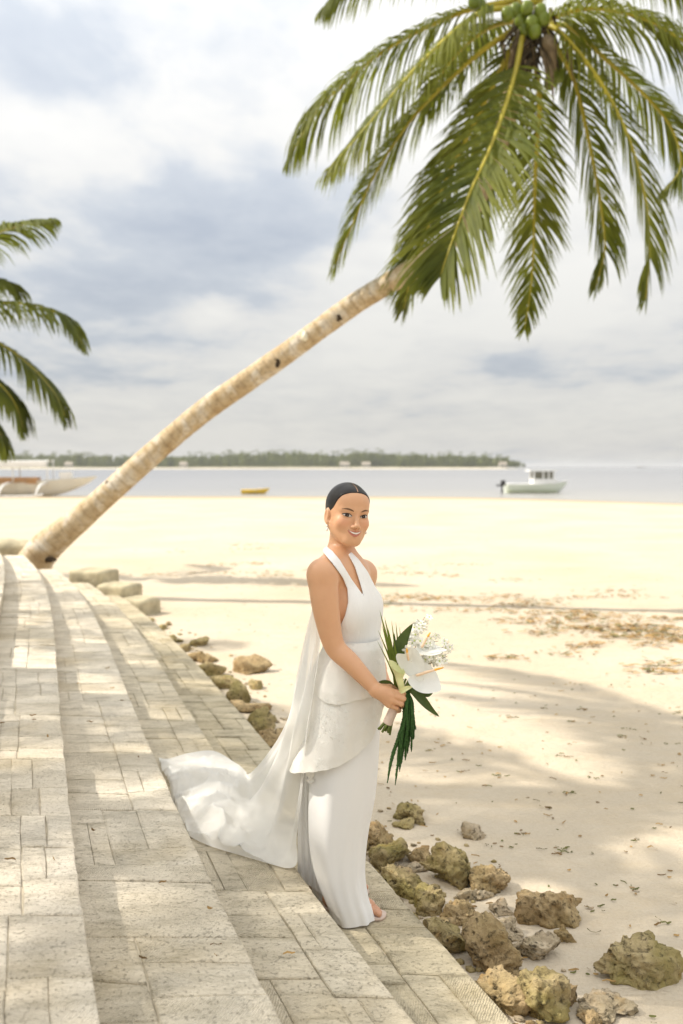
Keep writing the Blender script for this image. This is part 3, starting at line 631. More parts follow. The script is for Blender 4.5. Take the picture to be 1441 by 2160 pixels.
# palm whose fronds reach in at the left
pl = empty('palm_tree', (-8.6, 18.0, -.05)); tag(pl, 'palm at the left edge with only its arching frond tips in view', 'palm tree')
mb, _, _ = trunk_mesh([(-8.6, 18, -.1), (-8.5, 18, 1.5), (-8.2, 17.8, 3.2), (-8.0, 17.6, 4.2)], [.2, .15, .13, .13], 80); mb.build('trunk', M['trunk'], pl)
for i, (pts, Lm, dr) in enumerate([
  ([(-215, 690, 17.6), (-130, 590, 17.3), (-40, 510, 17.0), (40, 476, 16.8), (112, 462, 16.6)], .62, 1.0),
  ([(-215, 690, 17.6), (-140, 640, 17.5), (-60, 600, 17.4), (0, 592, 17.3), (28, 612, 17.3)], .60, 1.1),
  ([(-215, 690, 17.6), (-120, 650, 17.3), (-20, 638, 17.1), (80, 645, 16.9), (140, 672, 16.8), (174, 726, 16.7)], .70, 1.3),
  ([(-215, 690, 17.6), (-100, 690, 17.4), (0, 726, 17.2), (70, 778, 17.1), (115, 830, 17.0), (137, 878, 17.0)], .72, 1.3),
  ([(-215, 690, 17.6), (-120, 730, 17.2), (-40, 780, 17.0), (10, 822, 16.9), (35, 860, 16.9), (49, 906, 16.9)], .62, 1.3),
  ([(-215, 690, 17.6), (-120, 780, 17.3), (-40, 860, 17.2), (0, 915, 17.2), (6, 955, 17.2)], .50, 1.3),
  ([(-215, 690, 17.6), (-260, 500, 17.6), (-350, 380, 17.6), (-480, 370, 17.6)], .7, 1.2),
  ([(-215, 690, 17.6), (-330, 650, 17.9), (-450, 700, 18.2), (-540, 830, 18.4)], .7, 1.2),
  ([(-215, 690, 17.6), (-230, 560, 18.4), (-200, 520, 19.4), (-160, 600, 20.2)], .7, 1.2)]):
    frond_mesh([at_y(*p) for p in pts], Lm * 1.35, 80, 400 + i, dr, .055, 0, .04).build('frond', [M['leaf_far'], M['rachis']], pl)
# palms on the terrace left of the view: they cast the dappled shade on the steps and sand
proto = empty('palm_tree', (0, 0, 0)); hgt = 7.0
mb, _, _ = trunk_mesh([(0, 0, -.1), (.1, 0, 2.2), (.25, .05, 4.6), (.3, .05, hgt)], [.24, .16, .14, .14], 90); mb.build('trunk', M['trunk'], proto)
palm_fronds(proto, (.3, .05, hgt), 17, 4.3, 61, M['leaf'], .8, 58)
SHADE = [  # x, y, turn, scale, fronds left out
 (-8.0, 5.2, .3, 1.0, ()), (-9.4, 2.4, 2.1, .97, (4, 2)), (-13.0, 11.6, 2.9, 1.05, (2,)), (-6.4, 6.6, 3.6, 1.06, (1, 3, 4))]
LABS = ['palm on the terrace left of the view, level with the gown', 'palm on the terrace left of the view, nearest the camera', 'palm on the terrace left of the view, by its far end', 'palm on the terrace left of the view, closest to the steps']
for i, (x, y, a, s_, out_) in enumerate(SHADE):
    if i == 0: r_ = proto; kids = []
    else:
        r_ = bpy.data.objects.new('palm_tree', None); COL.objects.link(r_)
        for n_, ch in enumerate(proto.children):
            if n_ % 5 in out_ and ch.name.startswith('frond'): continue
            c2 = ch.copy(); COL.objects.link(c2); c2.parent = r_
    r_.location = (x, y, .91); r_.rotation_euler = (0, 0, a); r_.scale = (s_,) * 3
    tag(r_, LABS[i], 'palm tree', 'palms on the terrace')
# ================================================================ far shore and boats
M['wood'] = leafmat('far_trees', (0.085, 0.105, 0.026), (0.165, 0.185, 0.05), .2, .7, .05)
M['land'] = simple('island_ground', (0.22, 0.20, 0.11), .95, .3, .05)
M['fbeach'] = simple('island_beach', (0.62, 0.55, 0.42), .95, .1, .05)
M['white'] = simple('white_paint', (0.80, 0.79, 0.76), .5, .06, 2)
M['hwall'] = simple('house_wall', (0.52, 0.49, 0.43), .8, .1, .5)
M['roofred'] = simple('house_roof', (0.33, 0.28, 0.22), .8, .15, .5)
M['dark'] = simple('dark_rubber', (0.03, 0.028, 0.026), .6, .3, 3)
M['pane'] = simple('boat_window', (0.16, 0.15, 0.11), .15, .2, 2)
M['hullgreen'] = simple('hull_pale_green', (0.72, 0.76, 0.64), .45, .06, 1)
M['hullline'] = simple('hull_waterline_green', (0.52, 0.56, 0.34), .5, .1, 1)
M['bancawood'] = simple('banca_varnished_wood', (0.48, 0.27, 0.12), .5, .2, 2)
M['hullcream'] = simple('banca_cream_paint', (0.74, 0.70, 0.60), .5, .1, 1)
M['yellow'] = simple('yellow_paint', (0.78, 0.52, 0.06), .45, .08, 2)
def ip(px, Y): return (px - PX0) / F_PX * Y
YI = 840.0
xs = np.linspace(ip(-500, YI), ip(1118, YI), 120); rr = np.random.default_rng(12); G = []
for x in xs:
    e = smooth01(xs[-1], xs[-1] - 30, x); wob = 12 * fbm(np.array([[x * .01, 0, 0]]), 2, 4)[0]
    G.append([(x, YI - 14 + wob + (1 - e) * 20, SEA - .2), (x, YI - 6 + wob + (1 - e) * 20, SEA + .9 * e), (x, YI + 15 + wob, SEA + 1.2 * e + .1), (x, YI + 250, SEA + 3 * e), (x, YI + 320, SEA - .3)])
mb = MB(); mb.grid(np.array(G)); mb.m = [1 if i % 4 == 0 else 0 for i in range(len(mb.f))]
tag(mb.build('island', [M['land'], M['fbeach']]), kind='structure')
mb = MB()
for i in range(1500):
    d = rr.random(); x = rr.uniform(xs[0], xs[-1] - 2); e = float(smooth01(xs[-1] + 2, xs[-1] - 26, x)); y = YI + rr.uniform(4, 70)
    big = fbm(np.array([[x * .016, 3.1, 0]]), 3, 21)[0]
    h = (11.0 + 4.5 * big + rr.uniform(-3, 3)) * (0.35 + .65 * e) * (1.0 if x > 0 else .95); rad = rr.uniform(1.8, 3.8) * (.5 + .5 * e)
    palmy = rr.random() < .22; c = np.array([x, y, SEA + 1 + h * .62])
    k = 16
    for j in range(k):
        u = rr.normal(size=3); u /= np.linalg.norm(u)
        if palmy: p0 = np.array([x, y, SEA + 1 + h * 1.12]); dd = np.array([u[0], u[1] * .5, abs(u[2]) * .4]); p1 = p0 + dd * 2.0; p2 = p1 + dd * 1.2 - [0, 0, 1.0]; sd_ = np.array([-dd[1], dd[0], .4]) * .35; mb.add([p0, p1 + sd_, p2, p1 - sd_], [(0, 1, 2, 3)])
        else:
            p = c + u * np.array([rad, rad, h * .42]) * rr.uniform(.6, 1.0); a = rr.normal(size=3); a /= np.linalg.norm(a); b = np.cross(u, a); s2 = rr.uniform(.7, 1.5)
            mb.add([p + a * s2, p + b * s2, p - a * s2, p - b * s2], [(0, 1, 2, 3)])
    if palmy: mb.tube([(x, y, SEA + .5), (x + .3, y, SEA + 1 + h * 1.12)], [.25, .18], 4)
    else: mb.add([c + [-rad * .8, 0, -h * .5], c + [rad * .8, 0, -h * .5], c + [rad * .6, 0, h * .25], c + [-rad * .6, 0, h * .25]], [(0, 1, 2, 3)])
tag(mb.build('far_woodland', M['wood'], smooth=False), 'band of palms and trees covering the far shore', 'woodland', kind='stuff')
for i, (px, wd, lab) in enumerate(((147, 6, 'small white house among trees on the far shore, leftmost'), (388, 6, 'small white house on the far shore right of the leaning trunk'), (727, 8, 'pale roofed house on the far shore above the head'), (772, 7, 'pale roofed house on the far shore, right of its neighbour'), (1060, 6, 'tiny pale house near the tip of the far shore'))):
    x = ip(px, YI); o = empty('shore_house', (x, YI - 1, SEA + .8)); tag(o, lab, 'house', 'houses on the far shore')
    mb = MB(); mb.box((x, YI - 1, SEA + 2.4), (wd, 6, 3.2)); mb.build('wall', M['hwall'], o, False)
    mb = MB(); z = SEA + 4.0; h = wd / 2 + .6; mb.add([(x - h, YI - 4.6, z), (x + h, YI - 4.6, z), (x + h, YI + 2.6, z), (x - h, YI + 2.6, z), (x - h * .8, YI - 1, z + 2.0), (x + h * .8, YI - 1, z + 2.0)], [(0, 1, 5, 4), (1, 2, 5), (2, 3, 4, 5), (3, 0, 4), (3, 2, 1, 0)]); mb.build('roof', M['roofred'], o, False)
    for k in (-.25, .25):
        mb = MB(); mb.box((x + wd * k, YI - 4.03, SEA + 2.5), (1.2, .1, 1.2)); mb.build('window', M['pane'], o, False)

def hull(L, W_, H_, bow=.25, stern=.85, rise=.35, n=26, m=10, flare=.6):
    """lofted hull, bow at +x; returns grid of open shell, keel at z=0"""
    G = []
    for i in range(n):
        t = i / (n - 1); x = -L / 2 + L * t
        wd = W_ / 2 * min(1, stern + (1 - stern) * t * 3) * (1 - max(0, (t - .45) / .55) ** 2.2 * .995); z1 = H_ * (1 + rise * max(0, (t - .35) / .65) ** 2); z0 = H_ * .75 * max(0, (t - .8) / .2) ** 2
        row = []
        for j in range(m):
            s_ = -1 + 2 * j / (m - 1); a = abs(s_); yy = math.copysign(wd * (a ** flare), s_) if a > 0 else 0; row.append((x + bow * max(0, (t - .7) / .3) * a * 1.0 * L * .12, yy, z0 + (z1 - z0) * a ** 1.6))
        G.append(row)
    return np.array(G)
def xf(P, loc, rz):
    P = np.asarray(P, dtype=float); c, s_ = math.cos(rz), math.sin(rz); Q = P.copy(); Q[..., 0] = P[..., 0] * c - P[..., 1] * s_ + loc[0]; Q[..., 1] = P[..., 0] * s_ + P[..., 1] * c + loc[1]; Q[..., 2] = P[..., 2] + loc[2]; return Q
def place(mb, loc, rz): mb.v = [tuple(p) for p in xf(np.array(mb.v), loc, rz)]; return mb
# motor boat afloat at right
c = at_z(1128, 1040, SEA); loc = (c[0], c[1], SEA - .18); rz = .06
boat = empty('motor_boat', loc); tag(boat, 'small white cabin boat with pale green hull afloat at right', 'boat')
L = 125 / F_PX * c[1]
g = hull(L, 2.0, .95, .5, .8, .28); mb = MB(); mb.grid(g); mb.add([tuple(p) for p in g[0]], [tuple(range(10))], 0); place(mb, loc, rz).build('hull', M['hullgreen'], boat)
mb = MB(); mb.grid(g[:, [0, -1]] * [1, .96, 1] + [0, 0, -.06]); place(mb, loc, rz).build('deck', M['white'], boat)
mb = MB()
for sg in (0, -1): mb.tube([p + [0, 0, .02] for p in g[:, sg]], .05, 6)
place(mb, loc, rz).build('gunwale', M['white'], boat)
mb = MB()
for sg in (-1, 1): mb.tube([(p[0], p[1] * 1.02 + .0, .32) for p in g[:22, 1 if sg < 0 else -2]], .05, 5)
place(mb, loc, rz).build('waterline_stripe', M['hullline'], boat)
s = L / 6.0; cabx = .12 * L
mb = MB(); mb.box((cabx, 0, 1.15 * 1.0), (2.1 * s, 1.35, .55)); 
for x_ in (-1.0, -.05, .5, 1.0):
    for y_ in (-.64, .64): mb.box((cabx + x_ * s, y_, 1.75), (.16 * s, .09, .72))
mb.add([(cabx + 1.05 * s, -.67, 1.0), (cabx + 1.05 * s, .67, 1.0), (cabx + 1.65 * s, .5, 1.05), (cabx + 1.65 * s, -.5, 1.05), (cabx + 1.05 * s, -.67, 1.45), (cabx + 1.05 * s, .67, 1.45)], [(0, 1, 5, 4), (4, 5, 2, 3), (0, 4, 3), (1, 2, 5)])
place(mb, loc, rz).build('cabin', M['white'], boat, False)
mb = MB(); mb.box((cabx - .1 * s, 0, 2.15), (2.75 * s, 1.7, .12)); place(mb, loc, rz).build('roof', M['white'], boat, False)
for x_, wd in ((-.52, .75), (.23, .42), (.75, .32)):
    for y_ in (-.645, .645):
        mb = MB(); mb.box((cabx + x_ * s, y_, 1.74), (wd * s, .03, .62)); place(mb, loc, rz).build('window', M['pane'], boat, False)
mb = MB(); mb.box((-L / 2 - .22, 0, 1.05), (.42, .36, .5), 0, 0, .8); mb.box((-L / 2 - .3, 0, .55), (.14, .12, .75)); mb.box((-L / 2 - .55, 0, .85), (.5, .2, .14)); place(mb, loc, rz).build('outboard_motor', M['dark'], boat, False)
# outrigger boat at the left edge
c = at_z(60, 1046, SEA + .05); loc = (c[0] - 2.6, c[1], SEA - .05); rz = .05
ban = empty('outrigger_boat', loc); tag(ban, 'wooden outrigger boat with white canopy on the waterline at left', 'boat')
L = 14.0; g = hull(L, 1.7, 1.05, .9, .6, .55); off = np.array([0, 0, 0])
# bow end at photo x = 192
bowx = ip(190, c[1]); sh = bowx - (loc[0] + L / 2 + 1.0); loc = (loc[0] + sh, loc[1], loc[2]); ban.location = loc
mb = MB(); mb.grid(g); mb.add([tuple(p) for p in g[0]], [tuple(range(10))]); place(mb, loc, rz).build('hull', M['hullcream'], ban)
mb = MB(); mb.grid(g[:22, [0, -1]] * [1, .95, 1] + [0, 0, -.1]); place(mb, loc, rz).build('deck', M['bancawood'], ban)
mb = MB()
for sg in (0, -1): mb.tube([p + [0, 0, .0] for p in g[:20, sg]], .07, 6)
place(mb, loc, rz).build('rail', M['bancawood'], ban)
c0 = L / 2 + 1.0 - 85 / F_PX * c[1]      # canopy front edge
mb = MB(); mb.grid(np.array([[(c0 - 8 + 8 * i / 8, y_, 2.72 + .08 * (1 - (y_ / 1.2) ** 2) + .05 * i / 8) for y_ in (-1.3, -.7, 0, .7, 1.3)] for i in range(9)])); mb.grid(np.array([[(c0 - 8 + 8 * i / 8, -1.3, z) for z in (2.74 + .05 * i / 8, 2.32 + .05 * i / 8)] for i in range(9)])); place(mb, loc, rz).build('canopy', M['white'], ban)
for x_ in (0, -2.6, -5.2, -7.8):
    for y_ in (-1.0, 1.0):
        mb = MB(); mb.tube([(c0 + x_, y_, .8), (c0 + x_, y_, 2.9 if x_ == 0 else 2.7)], .045, 6); place(mb, loc, rz).build('post', M['white'], ban)
for y_ in (-3.2, 3.2):
    mb = MB(); mb.tube(catmull([(c0 - 8, y_, .25), (c0 - 4, y_, .16), (c0 - .6, y_, .17), (c0 + .2, y_, .3)], 16), .08, 6); place(mb, loc, rz).build('outrigger_float', M['white'], ban)
for x_ in (-.35, -3.1, -6.3):
    mb = MB(); mb.tube(catmull([(c0 + x_, -3.2, .2), (c0 + x_ + .2, -2.9, .85), (c0 + x_ + .25, -1.5, 1.1), (c0 + x_ + .25, 1.5, 1.1), (c0 + x_ + .2, 2.9, .85), (c0 + x_, 3.2, .2)], 24), .085, 6); place(mb, loc, rz).build('outrigger_arm', M['white'], ban)
mb = MB(); mb.box((c0 + 1.2, .1, 1.65), (.9, .7, .6)); place(mb, loc, rz).build('bow_box', M['white'], ban, False)
mb = MB(); mb.box((c0 - 3.6, 0, 1.3), (5.4, 1.3, .5)); place(mb, loc, rz).build('bench', M['bancawood'], ban, False)
# small yellow boat
c = at_z(537, 1042, SEA); loc = (c[0], c[1], SEA - .03)
yb = empty('small_boat', loc); tag(yb, 'tiny yellow boat at the water edge left of the woman', 'boat')
L = 56 / F_PX * c[1]; g = hull(L, .8, .38, .5, .5, .35); mb = MB(); mb.grid(g); mb.add([tuple(p) for p in g[0]], [tuple(range(10))]); place(mb, loc, 0).build('hull', M['yellow'], yb)
mb = MB()
for sg in (0, -1): mb.tube(g[:, sg], .035, 5)
place(mb, loc, 0).build('rail', M['yellow'], yb)
mb = MB(); mb.box((0, 0, .30), (.3, .7, .06)); mb.box((.5, 0, .38), (.35, .4, .22)); place(mb, loc, 0).build('thwart', M['white'], yb, False)
# far white vessel near the horizon
c = at_z(1352, 986, SEA); Yv = 1500.; x = ip(1352, Yv); loc = (x, Yv, SEA)
fb = empty('ferry', loc); tag(fb, 'distant white boat low on the horizon at far right', 'boat')
mb = MB(); mb.grid(hull(16, 4, 1.6, .5, .8, .3)); place(mb, loc, math.pi).build('hull', M['white'], fb)
mb = MB(); mb.box((1, 0, 2.2), (9, 3, 1.4), 0, 0, .92); place(mb, loc, math.pi).build('cabin', M['white'], fb, False)

# ---------------------------------------------------------------- sea air
mb = MB(); mb.box((0, 4480, 8.5), (18000, 9040 + 100, 23)); hz = bpy.data.materials.new('haze'); hz.use_nodes = True; hz.node_tree.nodes.clear(); q = NT(hz.node_tree)
pv_ = q.n('VolumePrincipled'); pv_.inputs['Color'].default_value = (0.95, 0.96, 0.97, 1); pv_.inputs['Density'].default_value = 0.00022; pv_.inputs['Anisotropy'].default_value = 0.3
q.link(pv_.outputs[0], q.n('OutputMaterial').inputs['Volume']); tag(mb.build('haze', hz, smooth=False), 'thin sea haze over the water', 'haze', kind='stuff')
# ================================================================ the woman
class Field:
    """signed distance grid; shapes are blended in one after the other"""
    def __init__(s, lo, hi, h):
        s.lo = np.array(lo, dtype=float); s.h = h; s.n = np.ceil((np.array(hi) - s.lo) / h).astype(int) + 1
        s.F = np.full(s.n, 0.2, dtype=np.float32)
    def sub(s, a, b, pad):
        i0 = np.clip(np.floor((np.minimum(a, b) - pad - s.lo) / s.h).astype(int), 0, s.n); i1 = np.clip(np.ceil((np.maximum(a, b) + pad - s.lo) / s.h).astype(int) + 1, 0, s.n)
        sl = tuple(slice(x, y) for x, y in zip(i0, i1)); ax = [s.lo[k] + s.h * np.arange(i0[k], i1[k]) for k in range(3)]
        return sl, np.stack(np.meshgrid(*ax, indexing='ij'), -1).astype(np.float32) if all(len(x) for x in ax) else None
    def blend(s, sl, d, k, op='add'):
        F = s.F[sl]; d = d.astype(np.float32)
        if op == 'add':
            h = np.maximum(k - np.abs(F - d), 0) / k; s.F[sl] = np.minimum(F, d) - h * h * k * .25
        else:
            d = -d; h = np.maximum(k - np.abs(F - d), 0) / k; s.F[sl] = np.maximum(F, d) + h * h * k * .25
    def cone(s, a, b, ra, rb, k=.02, op='add'):
        a = np.asarray(a, dtype=float); b = np.asarray(b, dtype=float); sl, P = s.sub(a, b, max(ra, rb) + k * 1.5 + .02)
        if P is None: return
        ab = (b - a).astype(np.float32); t = np.clip(((P - a.astype(np.float32)) @ ab) / max(float(ab @ ab), 1e-9), 0, 1)
        d = np.linalg.norm(P - (a.astype(np.float32) + t[..., None] * ab), axis=-1) - (ra + (rb - ra) * t); s.blend(sl, d, k, op)
    def ell(s, c, r, M3=None, k=.02, op='add'):
        """M3 rows: unit axes of the ellipsoid"""
        c = np.asarray(c, dtype=float); r = np.asarray(r, dtype=float); R_ = r.max(); sl, P = s.sub(c, c, R_ + k * 1.5 + .02)
        if P is None: return
        q = P - c.astype(np.float32)
        if M3 is not None: q = q @ np.asarray(M3, dtype=np.float32).T
        k0 = np.linalg.norm(q / r.astype(np.float32), axis=-1); k1 = np.linalg.norm(q / (r * r).astype(np.float32), axis=-1) + 1e-6
        s.blend(sl, k0 * (k0 - 1) / k1, k, op)
    def chain(s, pts, rads, k=.015):
        for i in range(len(pts) - 1): s.cone(pts[i], pts[i + 1], rads[i], rads[i + 1], k)
    def limb(s, pts, rads, k=.03, n=28):
        """one smooth tapering limb along a curve, blended in as a whole"""
        C = catmull(np.column_stack([np.array(pts), rads]), n); sl, P = s.sub(C[:, :3].min(0), C[:, :3].max(0), max(rads) + k * 1.5 + .02); d = np.full(P.shape[:3], 1.0, dtype=np.float32)
        for i in range(n - 1):
            a = C[i, :3].astype(np.float32); ab = (C[i + 1, :3] - C[i, :3]).astype(np.float32); t = np.clip(((P - a) @ ab) / max(float(ab @ ab), 1e-12), 0, 1)
            d = np.minimum(d, np.linalg.norm(P - (a + t[..., None] * ab), axis=-1) - (C[i, 3] + (C[i + 1, 3] - C[i, 3]) * t).astype(np.float32))
        s.blend(sl, d, k)
    def sample(s, P):
        g = (np.asarray(P) - s.lo) / s.h; g = np.clip(g, 0, s.n - 1.001); i = g.astype(int); f = g - i; o = 0
        for a in (0, 1):
            for b in (0, 1):
                for c in (0, 1):
                    o = o + s.F[i[..., 0] + a, i[..., 1] + b, i[..., 2] + c] * (f[..., 0] if a else 1 - f[..., 0]) * (f[..., 1] if b else 1 - f[..., 1]) * (f[..., 2] if c else 1 - f[..., 2])
        return o
    def mesh(s): return surface_nets(s.F, s.lo, s.h)
def surface_nets(F, lo, h):
    S = F < 0; c = np.zeros(np.array(F.shape) - 1, dtype=np.int8); nx, ny, nz = F.shape
    for a in (0, 1):
        for b in (0, 1):
            for d in (0, 1): c += S[a:nx - 1 + a, b:ny - 1 + b, d:nz - 1 + d]
    I, J, K = np.nonzero((c > 0) & (c < 8)); idx = np.full(c.shape, -1, dtype=np.int32); idx[I, J, K] = np.arange(len(I))
    acc = np.zeros((len(I), 3)); cnt = np.zeros(len(I)); cor = [(a, b, d) for a in (0, 1) for b in (0, 1) for d in (0, 1)]
    for x in range(8):
        for y in range(x + 1, 8):
            A, B = np.array(cor[x]), np.array(cor[y])
            if np.abs(A - B).sum() != 1: continue
            fa = F[I + A[0], J + A[1], K + A[2]]; fb = F[I + B[0], J + B[1], K + B[2]]; m_ = (fa < 0) != (fb < 0); t = np.where(m_, fa / np.where(m_, fa - fb, 1), 0)
            acc += np.where(m_[:, None], A + t[:, None] * (B - A), 0); cnt += m_
    V = (np.stack([I, J, K], -1) + acc / cnt[:, None]) * h + lo; Fs = []
    for ax in range(3):
        s0 = [slice(None)] * 3; s1 = [slice(None)] * 3; s0[ax] = slice(0, -1); s1[ax] = slice(1, None)
        E_ = S[tuple(s0)] != S[tuple(s1)]; i, j, k = np.nonzero(E_); o = [i, j, k]; u, v = [(1, 2), (2, 0), (0, 1)][ax]
        lim = c.shape; ok = (o[u] > 0) & (o[v] > 0) & (o[u] < lim[u]) & (o[v] < lim[v]); o = [q_[ok] for q_ in o]; neg = S[o[0], o[1], o[2]]
        def cell(du, dv):
            p = [o[0].copy(), o[1].copy(), o[2].copy()]; p[u] = p[u] - du; p[v] = p[v] - dv; return idx[p[0], p[1], p[2]]
        q_ = np.stack([cell(1, 1), cell(0, 1), cell(0, 0), cell(1, 0)], -1); q_[~neg] = q_[~neg][:, ::-1]; Fs.append(q_)
    return V, np.concatenate(Fs)
def fast_mesh(name, V, Fq, mat, parent, smooth=True, cols=None):
    me = bpy.data.meshes.new(name); n = len(Fq); me.vertices.add(len(V)); me.vertices.foreach_set('co', V.astype(np.float32).ravel()); me.loops.add(n * 4); me.loops.foreach_set('vertex_index', Fq.astype(np.int32).ravel())
    me.polygons.add(n); me.polygons.foreach_set('loop_start', np.arange(0, n * 4, 4, dtype=np.int32)); me.update(calc_edges=True); me.validate(); me.polygons.foreach_set('use_smooth', np.ones(len(me.polygons), dtype=bool))
    if cols is not None:
        a = me.color_attributes.new('tint', 'FLOAT_COLOR', 'POINT'); c = np.ones((len(V), 4), dtype=np.float32); c[:, :3] = cols; a.data.foreach_set('color', c.ravel())
    me.materials.append(mat); o = bpy.data.objects.new(name, me); COL.objects.link(o); o.parent = parent; o.matrix_parent_inverse = Matrix.Translation(-parent.location); return o

# ---- materials
m, q, bs, out = newmat('skin'); M['skin'] = m
tint = q.n('Attribute', attribute_name='tint').outputs['Color']; c = q.n('TexCoord').outputs['Object']
q.link(q.mix(q.ramp(q.noise(c, 30, 4), [(0.35, 0.10), (0.65, 0.0)]), tint, (0.50, 0.22, 0.12)), bs.inputs['Base Color'])
bs.inputs['Roughness'].default_value = 0.42; bs.inputs['Specular IOR Level'].default_value = 0.45; bs.inputs['Subsurface Weight'].default_value = 0.12; bs.inputs['Subsurface Radius'].default_value = (.012, .005, .003)
bump(q, bs, q.noise(c, 400, 3), 0.08, .001)
m, q, bs, out = newmat('hair'); M['hair'] = m
c = q.n('TexCoord').outputs['Object']; hn = q.noise(q.mapping(c, scale=(30, 30, 230), rot=(.2, .5, 0)), 2.4, 4)
q.link(q.ramp(hn, [(0.35, (0.005, 0.004, 0.004)), (0.65, (0.022, 0.017, 0.013))]), bs.inputs['Base Color']); bs.inputs['Roughness'].default_value = 0.38; bs.inputs['Specular IOR Level'].default_value = 0.28; bump(q, bs, hn, 0.25, .0015)
M['eyewhite'] = simple('eye_white', (0.60, 0.55, 0.50), .2, .02, 9); M['iris'] = simple('iris', (0.03, 0.016, 0.009), .12, .2, 60); M['lash'] = simple('lash', (0.012, 0.009, 0.008), .5, .1, 9)
M['brow'] = simple('eyebrow', (0.15, 0.078, 0.038), .8, .3, 200); M['teeth'] = simple('teeth', (0.80, 0.75, 0.68), .25, .03, 30); M['pearl'] = simple('pearl', (0.8, 0.78, 0.74), .2, .03, 9)
def cloth_mat(name, col, trans=.22, lace=False, clear=0.0, rough=.75, pleat=False, scale=1.0):
    m, q, bs, out = newmat(name); c = q.n('TexCoord').outputs['Object']
    bs.inputs['Base Color'].default_value = (*col, 1); bs.inputs['Roughness'].default_value = rough; bs.inputs['Specular IOR Level'].default_value = .25; bs.inputs['Sheen Weight'].default_value = .15
    weave = q.noise(c, 900, 2); h = q.math('MULTIPLY', weave, .12)
    if pleat: h = q.math('ADD', h, q.math('MULTIPLY', q.noise(q.mapping(c, scale=(55, 55, 2.5), rot=(0, .12, 0)), 1.0, 4), 3.0))
    if lace:
        w_ = q.noise(c, 26, 3); ad = q.n('VectorMath', operation='MULTIPLY_ADD'); q.link(q.n('TexNoise', i_Scale=18.0).outputs['Color'], ad.inputs[0]); ad.inputs[1].default_value = (.05, .05, .05); q.link(c, ad.inputs[2])
        vo = q.n('TexVoronoi', feature='SMOOTH_F1', i_Scale=34.0 * scale); q.link(ad.outputs[0], vo.inputs['Vector']); v2 = q.n('TexVoronoi', feature='DISTANCE_TO_EDGE', i_Scale=88.0 * scale); q.link(ad.outputs[0], v2.inputs['Vector'])
        fl = q.ramp(vo.outputs['Distance'], [(0.12, 1.0), (0.42, 0.0)]); ed = q.ramp(v2.outputs['Distance'], [(0.02, 1.0), (0.13, 0.0)])
        pat = q.math('MULTIPLY', q.math('ADD', fl, q.math('MULTIPLY', ed, .6)), q.ramp(q.noise(c, 8 * scale, 3), [(0.42, 0.0), (0.55, 1.0)]))
        h = q.math('ADD', h, q.math('MULTIPLY', pat, .45)); q.link(q.mix(q.math('MULTIPLY', pat, .55, clamp=True), col, tuple(min(.9, x * 1.10) for x in col)), bs.inputs['Base Color'])
    bump(q, bs, h, .5, .004)
    tr = q.n('BsdfTranslucent', i_Color=(*[min(1, x) for x in col], 1)); mx = q.n('MixShader', i_0=trans); q.link(bs.outputs[0], mx.inputs[1]); q.link(tr.outputs[0], mx.inputs[2]); last = mx.outputs[0]
    if clear:
        tp = q.n('BsdfTransparent'); m2 = q.n('MixShader', i_0=clear); q.link(last, m2.inputs[1]); q.link(tp.outputs[0], m2.inputs[2]); last = m2.outputs[0]
    q.link(last, out.inputs[0]); return m
WHITE = (0.88, 0.87, 0.84)
M['satin'] = cloth_mat('gown_crepe', (0.90, 0.89, 0.865), .12, rough=.6); M['bodice'] = cloth_mat('gown_bodice', WHITE, .08, pleat=True)
M['lace'] = cloth_mat('gown_lace', (0.86, 0.83, 0.76), .18, lace=True); M['train'] = cloth_mat('gown_train', (0.88, 0.87, 0.83), .35, lace=False, clear=.22)
M['strap'] = simple('sandal_strap', (0.70, 0.60, 0.53), .5, .05, 20); M['sole'] = simple('sandal_sole', (0.62, 0.48, 0.39), .6, .08, 20)

FLOOR = TZ[4] + .002
person = empty('person', (0.0, 3.70, FLOOR))
tag(person, 'woman in a white halter gown with trailing train, holding flowers on the lowest step', 'person')
B = at_y
fwd = np.array([.86, -.50, 0]); fwd /= np.linalg.norm(fwd); sid = np.array([-fwd[1] * -1, 0, 0]); sid = np.array([fwd[1], -fwd[0], 0])   # her right hand side
BF = np.array([fwd, sid, [0, 0, 1.0]])
